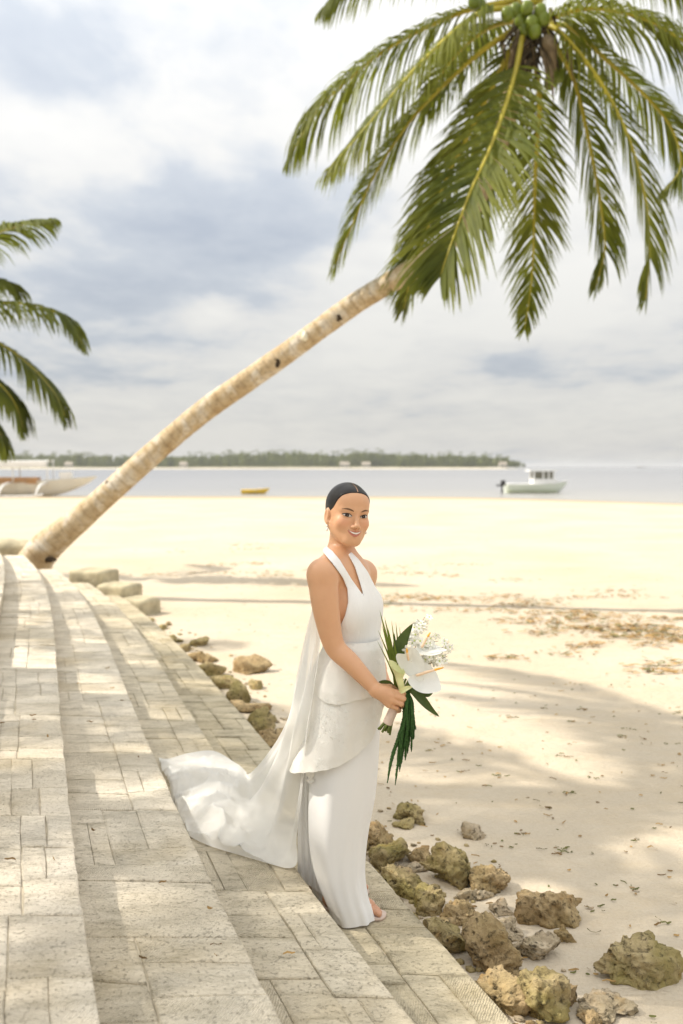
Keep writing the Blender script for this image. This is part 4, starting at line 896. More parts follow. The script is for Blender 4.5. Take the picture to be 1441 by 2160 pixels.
# ---- head frame
yaw, roll, ptch = R(22), R(6), R(1)
Fd = np.array([math.sin(yaw) * math.cos(ptch), -math.cos(yaw) * math.cos(ptch), -math.sin(ptch)]); Hx = np.array([math.cos(yaw), math.sin(yaw), 0]); Up = np.cross(Hx, -Fd); Up /= np.linalg.norm(Up)
Hx, Up = Hx * math.cos(roll) - Up * math.sin(roll), Up * math.cos(roll) + Hx * math.sin(roll)
H0 = B(733.5, 1086, 3.70); HM = np.array([Hx, -Fd, Up]); HS = 1.0
def H(x, y, z): return H0 + HS * (Hx * x - Fd * y + Up * z)
def to_head(P): return ((P - H0) @ HM.T) / HS
U = Field((-.22, 3.34, .80), (.30, 4.08, 1.86), .0024)
def head_shapes(f):
    f.ell(H(0, .014, .034), (.075, .096, .083), HM, .01)                      # skull
    f.ell(H(0, -.026, -.028), (.0635, .056, .077), HM, .03)                    # face
    f.ell(H(0, -.050, .048), (.052, .034, .040), HM, .03)                      # forehead
    for s_ in (-1, 1):
        f.cone(H(s_ * .055, -.002, -.045), H(s_ * .020, -.058, -.092), .016, .016, .03)   # jaw
        f.ell(H(s_ * .040, -.054, -.028), (.023, .020, .021), HM, .022)        # cheek
        f.cone(H(s_ * .012, -.080, .020), H(s_ * .046, -.062, .020), .008, .007, .014)    # brow ridge
    f.ell(H(0, -.066, -.091), (.021, .017, .017), HM, .020)                    # chin
    f.ell(H(0, -.066, -.061), (.028, .020, .024), HM, .018)                    # mouth mound
    for s_ in (-1, 1): f.ell(H(s_ * .0325, -.094, -.001), (.018, .014, .0105), HM, .012, 'sub')   # eye sockets
    for s_ in (-1, 1): f.ell(H(s_ * .0325, -.0655, -.0005), (.0165, .0128, .0115), HM, .005)    # lids over the eyeballs
    f.cone(H(0, -.080, .012), H(0, -.098, -.034), .0062, .0088, .012)          # nose
    f.ell(H(0, -.100, -.036), (.0100, .0088, .0078), HM, .006)
    for s_ in (-1, 1): f.ell(H(s_ * .0125, -.089, -.040), (.0068, .0088, .0062), HM, .006)
    f.cone(H(-.0245, -.0745, -.0565), H(0, -.0862, -.0557), .0035, .0052, .006); f.cone(H(.0245, -.0745, -.0565), H(0, -.0862, -.0557), .0035, .0052, .006)      # upper lip
    f.cone(H(-.0200, -.0755, -.0655), H(0, -.0850, -.0722), .0035, .0060, .006); f.cone(H(.0200, -.0755, -.0655), H(0, -.0850, -.0722), .0035, .0060, .006)      # lower lip
    for s_ in (-1, 1):                                                        # ears
        f.ell(H(s_ * .0775, .012, -.010), (.0085, .0165, .0285), HM, .008); f.ell(H(s_ * .086, .008, -.008), (.006, .009, .017), HM, .006, 'sub'); f.ell(H(s_ * .0765, .002, -.034), (.006, .008, .009), HM, .006)
head_shapes(U)
# neck and shoulders
nb = B(717, 1180, 3.735)
U.cone(nb, H(-.006, .022, -.06), .049, .044, .03)
shR, elR, wrR = B(680, 1214, 3.545), B(703, 1359, 3.53), B(794, 1456, 3.47)
shL, elL, wrL = B(764, 1212, 3.88), B(770, 1345, 3.96), B(814, 1450, 3.74)
def torso_shapes(f, ex=0.0, k=.05):
    f.ell(B(716, 1206, 3.715), np.array((.070, .150, .062)) + ex, BF, k)
    f.ell(B(727, 1262, 3.705), np.array((.098, .132, .17)) + ex, BF, k)
    f.ell(B(744, 1345, 3.705), np.array((.090, .115, .13)) + ex, BF, k)
    f.ell(B(728, 1450, 3.71), np.array((.108, .145, .14)) + ex, BF, k)
    c = B(727, 1268, 3.705)
    for s_ in (-1, 1): f.ell(c + fwd * .056 + sid * s_ * .060 + [0, 0, -.022], np.array((.048, .058, .060)) + ex, BF, .06)
torso_shapes(U)
for sh in (shR, shL):
    U.cone(B(717, 1168, 3.73) if sh is shR else B(724, 1186, 3.75), sh + np.array([0, 0, .018 if sh is shR else .006]), .032 if sh is shR else .028, .034, .04)
    U.cone(B(720, 1205, 3.72), sh, .05, .05, .04)
# right arm (near)
U.limb([shR, B(683, 1244, 3.538), B(687, 1280, 3.532), B(693, 1316, 3.53), B(701, 1350, 3.528), B(712, 1372, 3.525), elR * .62 + wrR * .38, elR * .3 + wrR * .7, wrR], [.050, .0520, .0488, .0440, .0392, .0370, .0350, .0295, .0235], .022)
# left arm (far, mostly hidden)
U.chain([shL, shL * .5 + elL * .5, elL], [.05, .043, .035], .03); U.chain([elL, elL * .4 + wrL * .6, wrL, B(828, 1462, 3.66)], [.035, .031, .024, .026], .02)
# right hand: palm, four fingers round the stems, thumb behind
pk = [B(822, 1457, 3.462), B(826, 1467, 3.452), B(825, 1477, 3.450), B(820, 1486, 3.455)]
for p in pk: U.cone(wrR, p, .0215, .0125, .010)
U.ell((wrR + pk[1]) / 2 + [.004, 0, 0], (.030, .017, .022), None, .012)
pip = [B(849, 1463, 3.462), B(851, 1474, 3.455), B(847, 1485, 3.456), B(837, 1494, 3.462)]
dip = [B(857, 1468, 3.488), B(857, 1478, 3.484), B(851, 1489, 3.484), B(842, 1499, 3.484)]
tip = [B(846, 1474, 3.512), B(846, 1484, 3.510), B(841, 1494, 3.508), B(834, 1502, 3.506)]
for a, b_, d_, t_, r_ in zip(pk, pip, dip, tip, (.0098, .0100, .0096, .0084)):
    U.chain([a, b_, d_, t_], [r_ * 1.12, r_, r_ * .9, r_ * .75], .0045)
U.chain([wrR * .7 + pk[0] * .3 + [0, .012, .006], B(822, 1450, 3.495), B(838, 1452, 3.512), B(850, 1458, 3.515)], [.015, .0125, .0105, .0085], .006)
for a, b_ in ((B(822, 1478, 3.66), B(846, 1470, 3.60)), (B(824, 1470, 3.66), B(848, 1462, 3.60)), (B(822, 1462, 3.66), B(846, 1455, 3.60)), (B(820, 1486, 3.66), B(842, 1480, 3.60))): U.chain([a, b_], [.010, .008], .006)
V, Fq = U.mesh()
# tint: skin tone, lips, blush
hl = to_head(V); base = np.array([.635, .352, .192]); cols = np.tile(base, (len(V), 1))
front = smooth01(-.03, -.055, hl[:, 1])
lipw = .030 * np.ones(len(V)); cx_ = np.clip(np.abs(hl[:, 0]) / .0305, 0, 1); zc_ = -.0605 + .0085 * cx_ ** 2
lw = smooth01(.0, .0030, zc_ + .0085 * (1 - cx_ ** 1.7) - hl[:, 2]) * smooth01(.0, .0030, hl[:, 2] - zc_ + .0165 * (1 - cx_ ** 2.2)) * (hl[:, 1] < -.055) * smooth01(.031, .028, np.abs(hl[:, 0]))
lw = (lw * .9)[:, None]; cols = cols * (1 - lw) + np.array([.46, .135, .090]) * lw
for s_ in (-1, 1):
    d2 = ((hl[:, 0] - s_ * .045) / .022) ** 2 + ((hl[:, 2] + .028) / .018) ** 2; wgt = (np.exp(-d2) * .42 * front)[:, None]; cols = cols * (1 - wgt) + np.array([.66, .27, .16]) * wgt
body = fast_mesh('body', V, Fq, M['skin'], person, cols=cols)

# patches that follow the face surface
def face_y(x, z):
    x = np.asarray(x, dtype=float); z = np.asarray(z, dtype=float); yy = np.linspace(-.125, -.02, 160); Y_ = np.full(x.shape, -.05); done = np.zeros(x.shape, bool)
    for y in yy:
        P = H0 + HS * (x[..., None] * Hx - y * Fd + z[..., None] * Up); inside = U.sample(P) < 0; new = inside & ~done; Y_[new] = y; done |= inside
    return Y_
def patch(name, X, Z, off, mat, parent, bulge=0):
    Yf = face_y(X, Z) - off; n_, m_ = X.shape
    if bulge: Yf = Yf - bulge * (1 - np.linspace(-1, 1, n_)[:, None] ** 2) * (1 - np.linspace(-1, 1, m_)[None] ** 2)
    P = H0 + HS * (X[..., None] * Hx - Yf[..., None] * Fd + Z[..., None] * Up); mb = MB(); mb.grid(P); return mb.build(name, mat, parent)
t = np.linspace(-1, 1, 17)[None]; u = np.linspace(0, 1, 7)[:, None]
for s_ in (-1, 1):
    cxe = s_ * .0325; tilt = .0016 * s_ * t; X = cxe + .0165 * t + 0 * u
    zu = .0066 * (1 - np.abs(t) ** 2.2) + tilt - .0002; zl = -.0042 * (1 - np.abs(t) ** 2.6) + tilt
    eye = patch('eye', X, zl + (zu - zl) * u, .0006, M['eyewhite'], body, .0012)
    a = np.linspace(0, 2 * math.pi, 15)[None]; rr_ = np.linspace(.1, 1, 4)[:, None]
    ix = cxe - .0026 + .0078 * rr_ * np.cos(a); iz = .0010 + .0078 * rr_ * np.sin(a); iz = np.clip(iz, -.0042, .0064); o = patch('iris', ix, iz, .0022, M['iris'], eye)
    u2 = np.linspace(0, 1, 4)[:, None]; lz0 = zu - .0006; lz1 = zu + .0022 + .0012 * smooth01(-.2, 1, t * s_); lx = cxe + .0165 * t + .0022 * smooth01(.5, 1, t * s_) * s_ + 0 * u2
    patch('eyelash', lx, lz0 + (lz1 - lz0) * u2, .0020, M['lash'], body)
    patch('eyelash', cxe + .0155 * t + 0 * u2, zl - .0003 - .0009 * u2, .0014, M['lash'], body) if True else None
    bx = cxe + s_ * .002 + .0195 * t + 0 * u2; bc = .0195 + .0042 * (1 - (t * s_ - .25) ** 2) + .0004 * s_ * t; th = .0031 * (1 - .75 * smooth01(.0, 1, t * s_)) * (1 - .5 * smooth01(.6, 1, -t * s_))
    patch('eyebrow', bx, bc + th * (u2 * 2 - 1), .0010, M['brow'], body)
X = .0228 * t + 0 * u; zt = -.0592 + .0052 * t ** 2; zb = -.0652 + .0105 * np.abs(t) ** 2.1; teeth = patch('teeth', X, zb + (zt - zb) * u, .0030, M['teeth'], body)
t3 = np.linspace(-1, 1, 13)[None]; u3 = np.linspace(0, 1, 3)[:, None]; 
for s_ in (-1, 1): patch('mouth_corner', s_ * (.0225 + .0030 * (t3 * .5 + .5)) + 0 * u3, -.0540 + .0035 * (t3 * .5 + .5) + (u3 - .5) * .0030 * (1 - .8 * (t3 * .5 + .5)), .0022, M['lash'], body)
for s_ in (-1, 1):
    c = H(s_ * .0785, -.002, -.047); v, f = rock_mesh((.008, .008, .009), 5, 0, 2, .02, 0); e_ = mk('earring', v + c, f, M['pearl'], person); v, f = rock_mesh((.009, .009, .012), 5, 0, 2, .02, 0); mk('pearl', v + c - np.array([0, 0, .014]), f, M['pearl'], e_) 
# hair
Hf = Field(H0 - .14, H0 + .14, .0022)
Hf.ell(H(0, .016, .036), (.0775, .0985, .0850), HM, .01); Hf.ell(H(0, -.046, .052), (.055, .036, .040), HM, .03); Hf.ell(H(0, .060, -.030), (.055, .050, .050), HM, .04)
Hf.ell(H(.0, .115, -.035), (.036, .028, .034), HM, .01)
ax = [Hf.lo[k] + Hf.h * np.arange(Hf.n[k]) for k in range(3)]; P = np.stack(np.meshgrid(*ax, indexing='ij'), -1); hp = to_head(P)
yl = np.interp(hp[..., 2], [-.075, -.05, -.022, -.014, .006, .030, .055, .072, .084, .091, .10], [.055, .040, .028, -.004, -.016, -.030, -.045, -.058, -.073, -.092, -.14])
reg = np.maximum((yl - hp[..., 1]) * .75, -.085 - hp[..., 2]); part = np.maximum(np.abs(hp[..., 0] + .004 * (hp[..., 1] < -1)) - .0022, hp[..., 1] + .0); part = np.maximum(part, .055 - hp[..., 2])
Hf.F = np.maximum(Hf.F, reg).astype(np.float32)
V, Fq = Hf.mesh(); hair = fast_mesh('hair', V, Fq, M['hair'], person)
pv = []
for y in np.linspace(-.078, -.005, 26):                  # the centre parting: a thin line of scalp
    zz_ = np.linspace(.16, .05, 220); Pp = H0 + Hx * .001 - np.outer(np.full(220, y), Fd) + np.outer(zz_, Up); ins = np.nonzero(Hf.sample(Pp) < 0)[0]
    if len(ins): pv.append([H(.001 + sx * .0017 * (1 - .8 * (y + .078) / .073), y, zz_[ins[0]] + .0006) for sx in (-1, 1)])
mb = MB(); mb.grid(np.array(pv)); mb.build('parting', simple('scalp', (0.50, 0.27, 0.15), .5, .05, 30), hair)

# ---- lower body and feet
toe = at_z(807, 1930, FLOOR + .012); fd = np.array([.93, -.37, 0]); fd /= np.linalg.norm(fd)
def foot(f, toe, fd, side):
    sdv = np.array([-fd[1], fd[0], 0]) * side; z = np.array([0, 0, 1.0])
    heel = toe - fd * .225; an = heel + fd * .045 + z * .085
    f.chain([an, heel + fd * .01 + z * .028], [.034, .028], .02); f.chain([an, toe - fd * .10 + z * .045, toe - fd * .055 + z * .026], [.033, .030, .022], .02); f.cone(heel + z * .024 + fd * .02, toe - fd * .06 + z * .02, .026, .024, .02)
    for i, (o_, l_, r_) in enumerate(((-.022, .002, .0115), (-.005, .0, .0088), (.008, -.008, .0082), (.019, -.017, .0078), (.029, -.028, .0072))):
        b0 = toe - fd * .058 + sdv * o_ * .9 + z * .022; f.chain([b0, toe + fd * (l_ - .022) + sdv * o_ + z * .019, toe + fd * (l_ - .008) + sdv * o_ + z * .011], [.013, r_, r_ * .95], .004)
    return an, heel
Lf = Field((-.30, 3.45, FLOOR - .01), (.30, 4.15, .34), .003)
anR, heR = foot(Lf, toe, fd, 1); toeL = toe + np.array([-.06, .20, 0]); anL, heL = foot(Lf, toeL, fd, -1)
V1, F1 = Lf.mesh()
Bf = Field((-.30, 3.40, .30), (.30, 4.15, .92), .006)
hipR, hipL = B(712, 1455, 3.64), B(735, 1455, 3.80); knR = (hipR + anR) / 2 + fwd * .03; knL = (hipL + anL) / 2 + fwd * .02
for f_ in (Bf,):
    torso_shapes(f_); f_.chain([hipR, knR, anR], [.082, .055, .034], .04); f_.chain([hipL, knL, anL], [.082, .055, .034], .04)
V2, F2 = Bf.mesh()
V = np.concatenate([V1, V2]); Fq = np.concatenate([F1, F2 + len(V1)]); legs = fast_mesh('legs', V, Fq, M['skin'], person, cols=np.tile(np.array([.56, .29, .17]), (len(V), 1)))
bpy.context.view_layer.update()
# body and legs are one continuous figure: join them
me = body.data; bm = bmesh.new(); bm.from_mesh(me); bm.from_mesh(legs.data); bm.to_mesh(me); bm.free(); bpy.data.objects.remove(legs)
me.polygons.foreach_set('use_smooth', np.ones(len(me.polygons), dtype=bool))
# sandals
for tp in (toe, toeL):
    sdv = np.array([-fd[1], fd[0], 0]); sdl = empty('x'); bpy.data.objects.remove(sdl)
    ol = [(.012, 0), (.004, .028), (-.03, .042), (-.09, .038), (-.15, .028), (-.20, .030), (-.235, .018), (-.24, 0), (-.235, -.018), (-.20, -.03), (-.15, -.030), (-.09, -.040), (-.03, -.042), (.004, -.028)]
    C = catmull(np.array(ol + [ol[0]]), 57)[:-1]; top = [tp + fd * a + sdv * b_ + [0, 0, .001] for a, b_ in C]; bot = [p - [0, 0, .012] for p in top]; n = len(C)
    mb = MB(); mb.add(top + bot, [tuple(range(n)), tuple(range(2 * n - 1, n - 1, -1))] + [(i + n, (i + 1) % n + n, (i + 1) % n, i) for i in range(n)]); sn = mb.build('sandal', M['sole'], person)
    for a0, a1, h in ((-.050, -.040, .040), (-.090, -.055, .052)):
        pts = catmull([tp + fd * a0 + sdv * .043, tp + fd * (a0 * .6 + a1 * .4) + sdv * .030 + [0, 0, h * .75], tp + fd * (a0 + a1) / 2 + [0, 0, h], tp + fd * a1 - sdv * .030 + [0, 0, h * .75], tp + fd * a1 - sdv * .043], 18)
        mb = MB(); mb.tube(pts, .0042, 6); mb.build('strap', M['strap'], sn)

# ---- gown: bodice
def poly_sdf(X, Y_, poly):
    P = np.asarray(poly, dtype=float); d = np.full(X.shape, 1e9); ins = np.zeros(X.shape, bool); n = len(P)
    for i in range(n):
        a, b_ = P[i], P[(i + 1) % n]; e = b_ - a; wx, wy = X - a[0], Y_ - a[1]; tt = np.clip((wx * e[0] + wy * e[1]) / (e @ e), 0, 1); d = np.minimum(d, np.hypot(wx - e[0] * tt, wy - e[1] * tt))
        cr = ((a[1] > Y_) != (b_[1] > Y_)) & (X < (b_[0] - a[0]) * (Y_ - a[1]) / (b_[1] - a[1] + 1e-12) + a[0]); ins ^= cr
    return np.where(ins, -d, d)
Df = Field((-.20, 3.44, .86), (.26, 4.02, 1.64), .0030)
torso_shapes(Df, .009); Df.cone(nb, H(-.006, .022, -.06), .062, .057, .03)
for sh in (shR, shL):
    Df.cone(B(717, 1168, 3.73) if sh is shR else B(724, 1186, 3.75), sh + np.array([0, 0, .018 if sh is shR else .006]), .0405 if sh is shR else .0365, .0425, .04); Df.cone(B(720, 1205, 3.72), sh, .0585, .0585, .04)
ax = [Df.lo[k] + Df.h * np.arange(Df.n[k]) for k in range(3)]; G = np.stack(np.meshgrid(*ax, indexing='ij'), -1); near = np.abs(Df.F) < .04; X_, Y_ = project(G[near])
BOD = [(678, 1160), (689, 1152), (702, 1163), (717, 1181), (742, 1222), (767, 1257), (760, 1232), (748, 1194), (735, 1170), (741, 1164), (757, 1180), (776, 1206), (792, 1238), (830, 1290), (850, 1385), (600, 1385), (640, 1370), (668, 1352), (700, 1334), (719, 1317), (728, 1298), (734, 1272), (733, 1243), (722, 1217), (701, 1188)]
pd = np.full(Df.F.shape, .2); pd[near] = poly_sdf(X_, Y_, BOD) * (3.68 / F_PX); Df.F = np.maximum(Df.F, pd).astype(np.float32)
V, Fq = Df.mesh(); fast_mesh('bodice', V, Fq, M['bodice'], person)

# ---- trousers: lofted, fluted wide legs
def loft(rows, nt=120, nr=90, flute=None):
    """rows: (py, xl, xr, Yc, half depth)"""
    K = np.array([[*at_y((a + b_) / 2, py, Yc), (b_ - a) / 2 * Yc / F_PX, dp] for py, a, b_, Yc, dp in rows]); C = catmull(K, nr); th = np.linspace(0, 2 * math.pi, nt, endpoint=False); G = np.zeros((nr, nt, 3))
    for i in range(nr):
        s_ = i / (nr - 1); mul = 1 + (flute(th, s_) if flute else 0); G[i, :, 0] = C[i, 0] + C[i, 3] * np.cos(th) * mul; G[i, :, 1] = C[i, 1] + C[i, 4] * np.sin(th) * mul; G[i, :, 2] = C[i, 2]
    return G
def fl1(th, s_): return .006 + s_ ** .8 * (.055 * np.cos(4 * th + .6 + .7 * s_) + .035 * np.cos(7 * th + 2.0 - 1.6 * s_) + .014 * np.cos(11 * th + 3 * s_) * smooth01(.25, .7, s_) + .028 * np.cos(10 * th + 1.0 + .6 * s_) * smooth01(-.3, .7, np.cos(th)) * smooth01(.15, .5, s_))
G = loft([(1400, 690, 796, 3.70, .11), (1450, 676, 800, 3.69, .118), (1500, 668, 802, 3.68, .120), (1560, 660, 799, 3.665, .122), (1620, 656, 795, 3.66, .12), (1680, 652, 788, 3.66, .115), (1740, 651, 776, 3.66, .11), (1790, 654, 769, 3.66, .105), (1840, 664, 767, 3.66, .10), (1885, 680, 773, 3.66, .092), (1915, 692, 782, 3.66, .085), (1936, 698, 788, 3.66, .08)], 150, 110, fl1)
# break of the hem on the foot, hem dips towards the camera
mb = MB(); mb.grid(G, close=True); mb.build('trouser_leg', M['satin'], person)
def fl2(th, s_): return s_ * (.05 * np.cos(6 * th) + .03 * np.cos(11 * th + 1))
G = loft([(1420, 672, 790, 3.78, .12), (1500, 650, 760, 3.82, .11), (1600, 640, 742, 3.86, .105), (1700, 640, 735, 3.87, .10), (1780, 645, 735, 3.88, .09), (1850, 655, 738, 3.88, .08), (1887, 662, 742, 3.88, .075)], 90, 60, fl2)
mb = MB(); mb.grid(G, close=True); mb.build('trouser_leg', M['satin'], person)

# ---- lace overskirt in two tiers
def tier(name, rows, hem, z_top, mat, amp, seed, nr=60, nt=200):
    K = np.array([[*at_y((a + b_) / 2, py, Yc), (b_ - a) / 2 * Yc / F_PX, dp] for py, a, b_, Yc, dp in rows]); zz = K[::-1, 2]; th = np.linspace(0, 2 * math.pi, nt, endpoint=False); G = np.zeros((nr, nt, 3))
    hp_ = hem(np.cos(th), np.sin(th)); zh = np.array([at_y(730, p_, 3.68)[2] for p_ in hp_]); zt = at_y(730, z_top, 3.7)[2]; rs = np.random.default_rng(seed); ph = rs.uniform(0, 6.28, 6)
    for i in range(nr):
        s_ = i / (nr - 1); z = zt + (zh - zt) * s_; cx_ = np.interp(z, zz, K[::-1, 0]); cy_ = np.interp(z, zz, K[::-1, 1]); a = np.interp(z, zz, K[::-1, 3]); b_ = np.interp(z, zz, K[::-1, 4])
        mul = 1 + amp * s_ * (.5 * np.cos(7 * th + ph[0] + .7 * s_) + .35 * np.cos(12 * th + ph[1]) + .25 * np.cos(19 * th + ph[2] - 1.5 * s_)); G[i] = np.stack([cx_ + a * np.cos(th) * mul, cy_ + b_ * np.sin(th) * mul, z], -1)
    n3 = fbm(G.reshape(-1, 3) * 24, 3, seed).reshape(nr, nt); dirn = np.stack([np.cos(th), np.sin(th), 0 * th], -1)[None]; G = G + dirn * (n3 * .0016)[..., None]
    G[-1, :, 2] += .0010 * np.cos(23 * th)
    mb = MB(); mb.grid(G, close=True); return mb.build(name, mat, person)
def hem1(c, s_): return 1462 - 22 * (c < 0) * np.abs(c) ** 1.5 + 8 * np.cos(3 * np.arccos(np.clip(c, -1, 1)))
tier('lace_peplum', [(1340, 694, 799, 3.70, .115), (1360, 682, 808, 3.70, .143), (1400, 663, 813, 3.70, .168), (1440, 648, 815, 3.70, .181), (1480, 641, 815, 3.70, .187)], hem1, 1345, M['lace'], .022, 3, 40)
def hem2(c, s_):
    near = np.interp(c, [-1, -.75, -.35, 0, .35, .7, .9, 1], [1625, 1612, 1600, 1590, 1572, 1545, 1505, 1488]); return near + np.where(s_ > 0, 40 * s_, 0)
tier('lace_overskirt', [(1400, 668, 810, 3.70, .160), (1440, 652, 812, 3.70, .172), (1480, 642, 812, 3.70, .180), (1520, 631, 811, 3.70, .184), (1570, 618, 808, 3.70, .186), (1640, 604, 804, 3.70, .188)], hem2, 1405, M['lace'], .022, 5, 60)
# narrow lace ribbon and inner pleats between the legs
mb = MB(); rb = catmull([at_y(650, 1590, 3.60), at_y(653, 1615, 3.60), at_y(655, 1640, 3.60), at_y(654, 1652, 3.60)], 14); n = len(rb)
mb.grid(np.array([[p + [x_ * (.012 + .006 * math.sin(i * 1.9)), .004 * math.sin(i * 1.3 + x_ * 3), 0] for x_ in np.linspace(-1, 1, 6)] for i, p in enumerate(rb)])); mb.build('lace_ribbon', M['lace'], person)
mb = MB(); Gp = []
for i in range(40):
    s_ = i / 39; row = []
    for j in range(24):
        t_ = j / 23; px_ = (640 + 22 * t_) * (1 - s_) + (612 + 62 * t_ + 16 * s_) * s_; py_ = 1500 + 395 * s_ - 45 * s_ * (1 - t_) ; Y_ = 3.73 + .05 * s_ + .007 * math.sin(j * 1.15 + s_ * 1.2) + .06 * (1 - t_) * s_; row.append(at_y(px_, py_, Y_))
    Gp.append(row)
Gp = np.array(Gp); Gp[..., 2] = np.maximum(Gp[..., 2], tread_z(Gp[..., 0], Gp[..., 1]) + .012); mb.grid(Gp); mb.build('pleated_panel', M['satin'], person)

# ---- train: from the back of the neck to the steps, then lying up to the riser
def on_c(px, py, dz=0.02): return at_z(px, py, TZ[3] + dz)
NETP = [  # far side ............................................. near side
 [at_y(664, 1262, 3.70), at_y(661, 1268, 3.68), at_y(659, 1274, 3.66), at_y(660, 1282, 3.63), at_y(664, 1290, 3.61), at_y(668, 1294, 3.60)],
 [at_y(648, 1330, 3.78), at_y(650, 1335, 3.74), at_y(654, 1340, 3.68), at_y(660, 1345, 3.63), at_y(668, 1350, 3.60), at_y(676, 1352, 3.59)],
 [at_y(633, 1420, 3.86), at_y(636, 1425, 3.80), at_y(640, 1430, 3.70), at_y(648, 1438, 3.62), at_y(656, 1445, 3.58), at_y(664, 1450, 3.57)],
 [at_y(618, 1512, 3.98), at_y(620, 1515, 3.88), at_y(624, 1520, 3.74), at_y(630, 1528, 3.63), at_y(640, 1535, 3.57), at_y(650, 1540, 3.55)],
 [at_y(580, 1582, 4.36), at_y(588, 1592, 4.18), at_y(598, 1605, 3.98), at_y(612, 1620, 3.78), at_y(626, 1630, 3.66), at_y(642, 1640, 3.60)],
 [at_y(528, 1636, 4.82), at_y(540, 1660, 4.58), at_y(556, 1690, 4.28), at_y(580, 1720, 4.02), at_y(604, 1740, 3.84), at_y(628, 1760, 3.74)],
 [on_c(500, 1612, 0.039), on_c(500, 1665, 0.063), on_c(510, 1725, 0.051), on_c(535, 1775, 0.033), on_c(580, 1812, 0.021), at_z(618, 1830, TZ[3] + .02)],
 [on_c(452, 1584, 0.027), on_c(450, 1640, 0.081), on_c(458, 1700, 0.075), on_c(470, 1755, 0.051), on_c(490, 1790, 0.027), on_c(512, 1806, 0.009)],
 [on_c(400, 1588, 0.021), on_c(400, 1635, 0.063), on_c(408, 1690, 0.063), on_c(420, 1735, 0.039), on_c(432, 1765, 0.021), on_c(446, 1786, 0.009)],
 [on_c(356, 1600, 0.015), on_c(362, 1632, 0.039), on_c(372, 1680, 0.039), on_c(385, 1722, 0.027), on_c(396, 1748, 0.015), on_c(406, 1768, 0.009)],
 [on_c(335, 1598, 0.009), on_c(342, 1625, 0.015), on_c(356, 1660, 0.015), on_c(372, 1708, 0.015), on_c(386, 1740, 0.009), on_c(396, 1760, 0.006)]]
NP = np.array(NETP); nr, nc = 150, 90
T1 = np.stack([catmull(NP[:, j], nr) for j in range(NP.shape[1])], 1); TG = np.stack([catmull(T1[i], nc) for i in range(nr)], 0)
s1 = np.linspace(0, 1, nr)[:, None]; t1 = np.linspace(0, 1, nc)[None]
du = np.gradient(TG, axis=0); dv = np.gradient(TG, axis=1); nn = np.cross(du, dv); nn /= np.linalg.norm(nn, axis=-1)[..., None] + 1e-9
hang = smooth01(.02, .35, s1) * (1 - smooth01(.50, .64, s1)); lie = smooth01(.50, .68, s1)
fold = hang * (.020 * np.sin(t1 * 19 + 1.5 * s1) + .012 * np.sin(t1 * 33 + 4 * s1 + 1))
q3 = TG * np.array([1, 1, .5]); w1 = fbm(q3 * 5.5, 3, 31); w2 = 1 - np.abs(fbm(q3 * 7 + 9, 2, 37)) * 2.2; w3 = 1 - np.abs(fbm(q3 * 15 + 4, 2, 41)) * 2
TG = TG + nn * fold[..., None]; edge_f = np.minimum(1, np.minimum(t1, 1 - t1) * 9)
TG[..., 2] += lie * (edge_f * (.022 * w1 + .026 * np.clip(w2, 0, 1) ** 3 + .007 * np.clip(w3, 0, 1) ** 2))
TG[..., 2] = np.maximum(TG[..., 2], tread_z(TG[..., 0] - .01, TG[..., 1]) + .010)
mb = MB(); mb.grid(TG); mb.build('train', M['train'], person)
# ================================================================ the bouquet
M['stem'] = simple('flower_stem', (0.13, 0.17, 0.035), .5, .3, 60); M['blade'] = leafmat('palm_blade', (0.10, 0.15, 0.02), (0.20, 0.24, 0.04), .3, .45, 25)
M['dleaf'] = leafmat('dark_leaf', (0.035, 0.065, 0.022), (0.075, 0.115, 0.035), .15, .35, 20); M['spathe'] = leafmat('white_spathe', (0.82, 0.83, 0.77), (0.88, 0.88, 0.84), .25, .35, 15)
M['spadix'] = simple('spadix', (0.85, 0.62, 0.42), .5, .08, 200, .001); M['spadtip'] = simple('spadix_tip', (0.85, 0.42, 0.05), .5, .08, 200)
M['calla'] = simple('calla', (0.70, 0.70, 0.36), .45, .12, 12); M['petal'] = simple('petal', (0.88, 0.87, 0.78), .6, .05, 30); M['bud'] = simple('flower_centre', (0.55, 0.62, 0.22), .6, .1, 30)
M['wrap'] = simple('stem_wrap', (0.74, 0.58, 0.48), .6, .06, 40); M['amar'] = simple('amaranthus', (0.030, 0.085, 0.012), .8, .5, 150, .004); M['twig'] = simple('twig', (0.12, 0.075, 0.03), .8, .2, 40)
for nd in M['spathe'].node_tree.nodes:
    if nd.type == 'MIX': nd.inputs[7].default_value = (.88, .88, .80, 1)
bq = empty('bouquet', tuple(at_y(836, 1478, 3.50))); tag(bq, 'bridal bouquet of white flowers and green leaves with hanging tassels, held in her hand', 'bouquet')
rr = np.random.default_rng(19); YB = 3.495
grip = at_y(840, 1477, YB)
for i in range(13):      # stems through the hand
    a = i / 13 * 6.28; o = np.array([math.cos(a) * .011, math.sin(a) * .011, 0]); e = at_y(810 + 13 * math.cos(a) + rr.normal(0, 2), 1541 + rr.uniform(-5, 6) + 4 * math.cos(a), YB + .012 * math.sin(a)); t_ = at_y(862 + 16 * math.cos(a), 1432, YB + .02 * math.sin(a))
    mb = MB(); mb.tube(catmull([e, at_y(824, 1514, YB) + o * .9, grip + o * .8, t_], 10), .0042, 6); mb.build('stem', M['stem'], bq)
mb = MB(); A, Bp = at_y(850, 1452, YB), at_y(817, 1527, YB); mb.tube([A, A * .5 + Bp * .5, Bp * .98 + A * .02, Bp], [.016, .0165, .0175, .0165], 16); mb.build('stem_wrap', M['wrap'], bq)
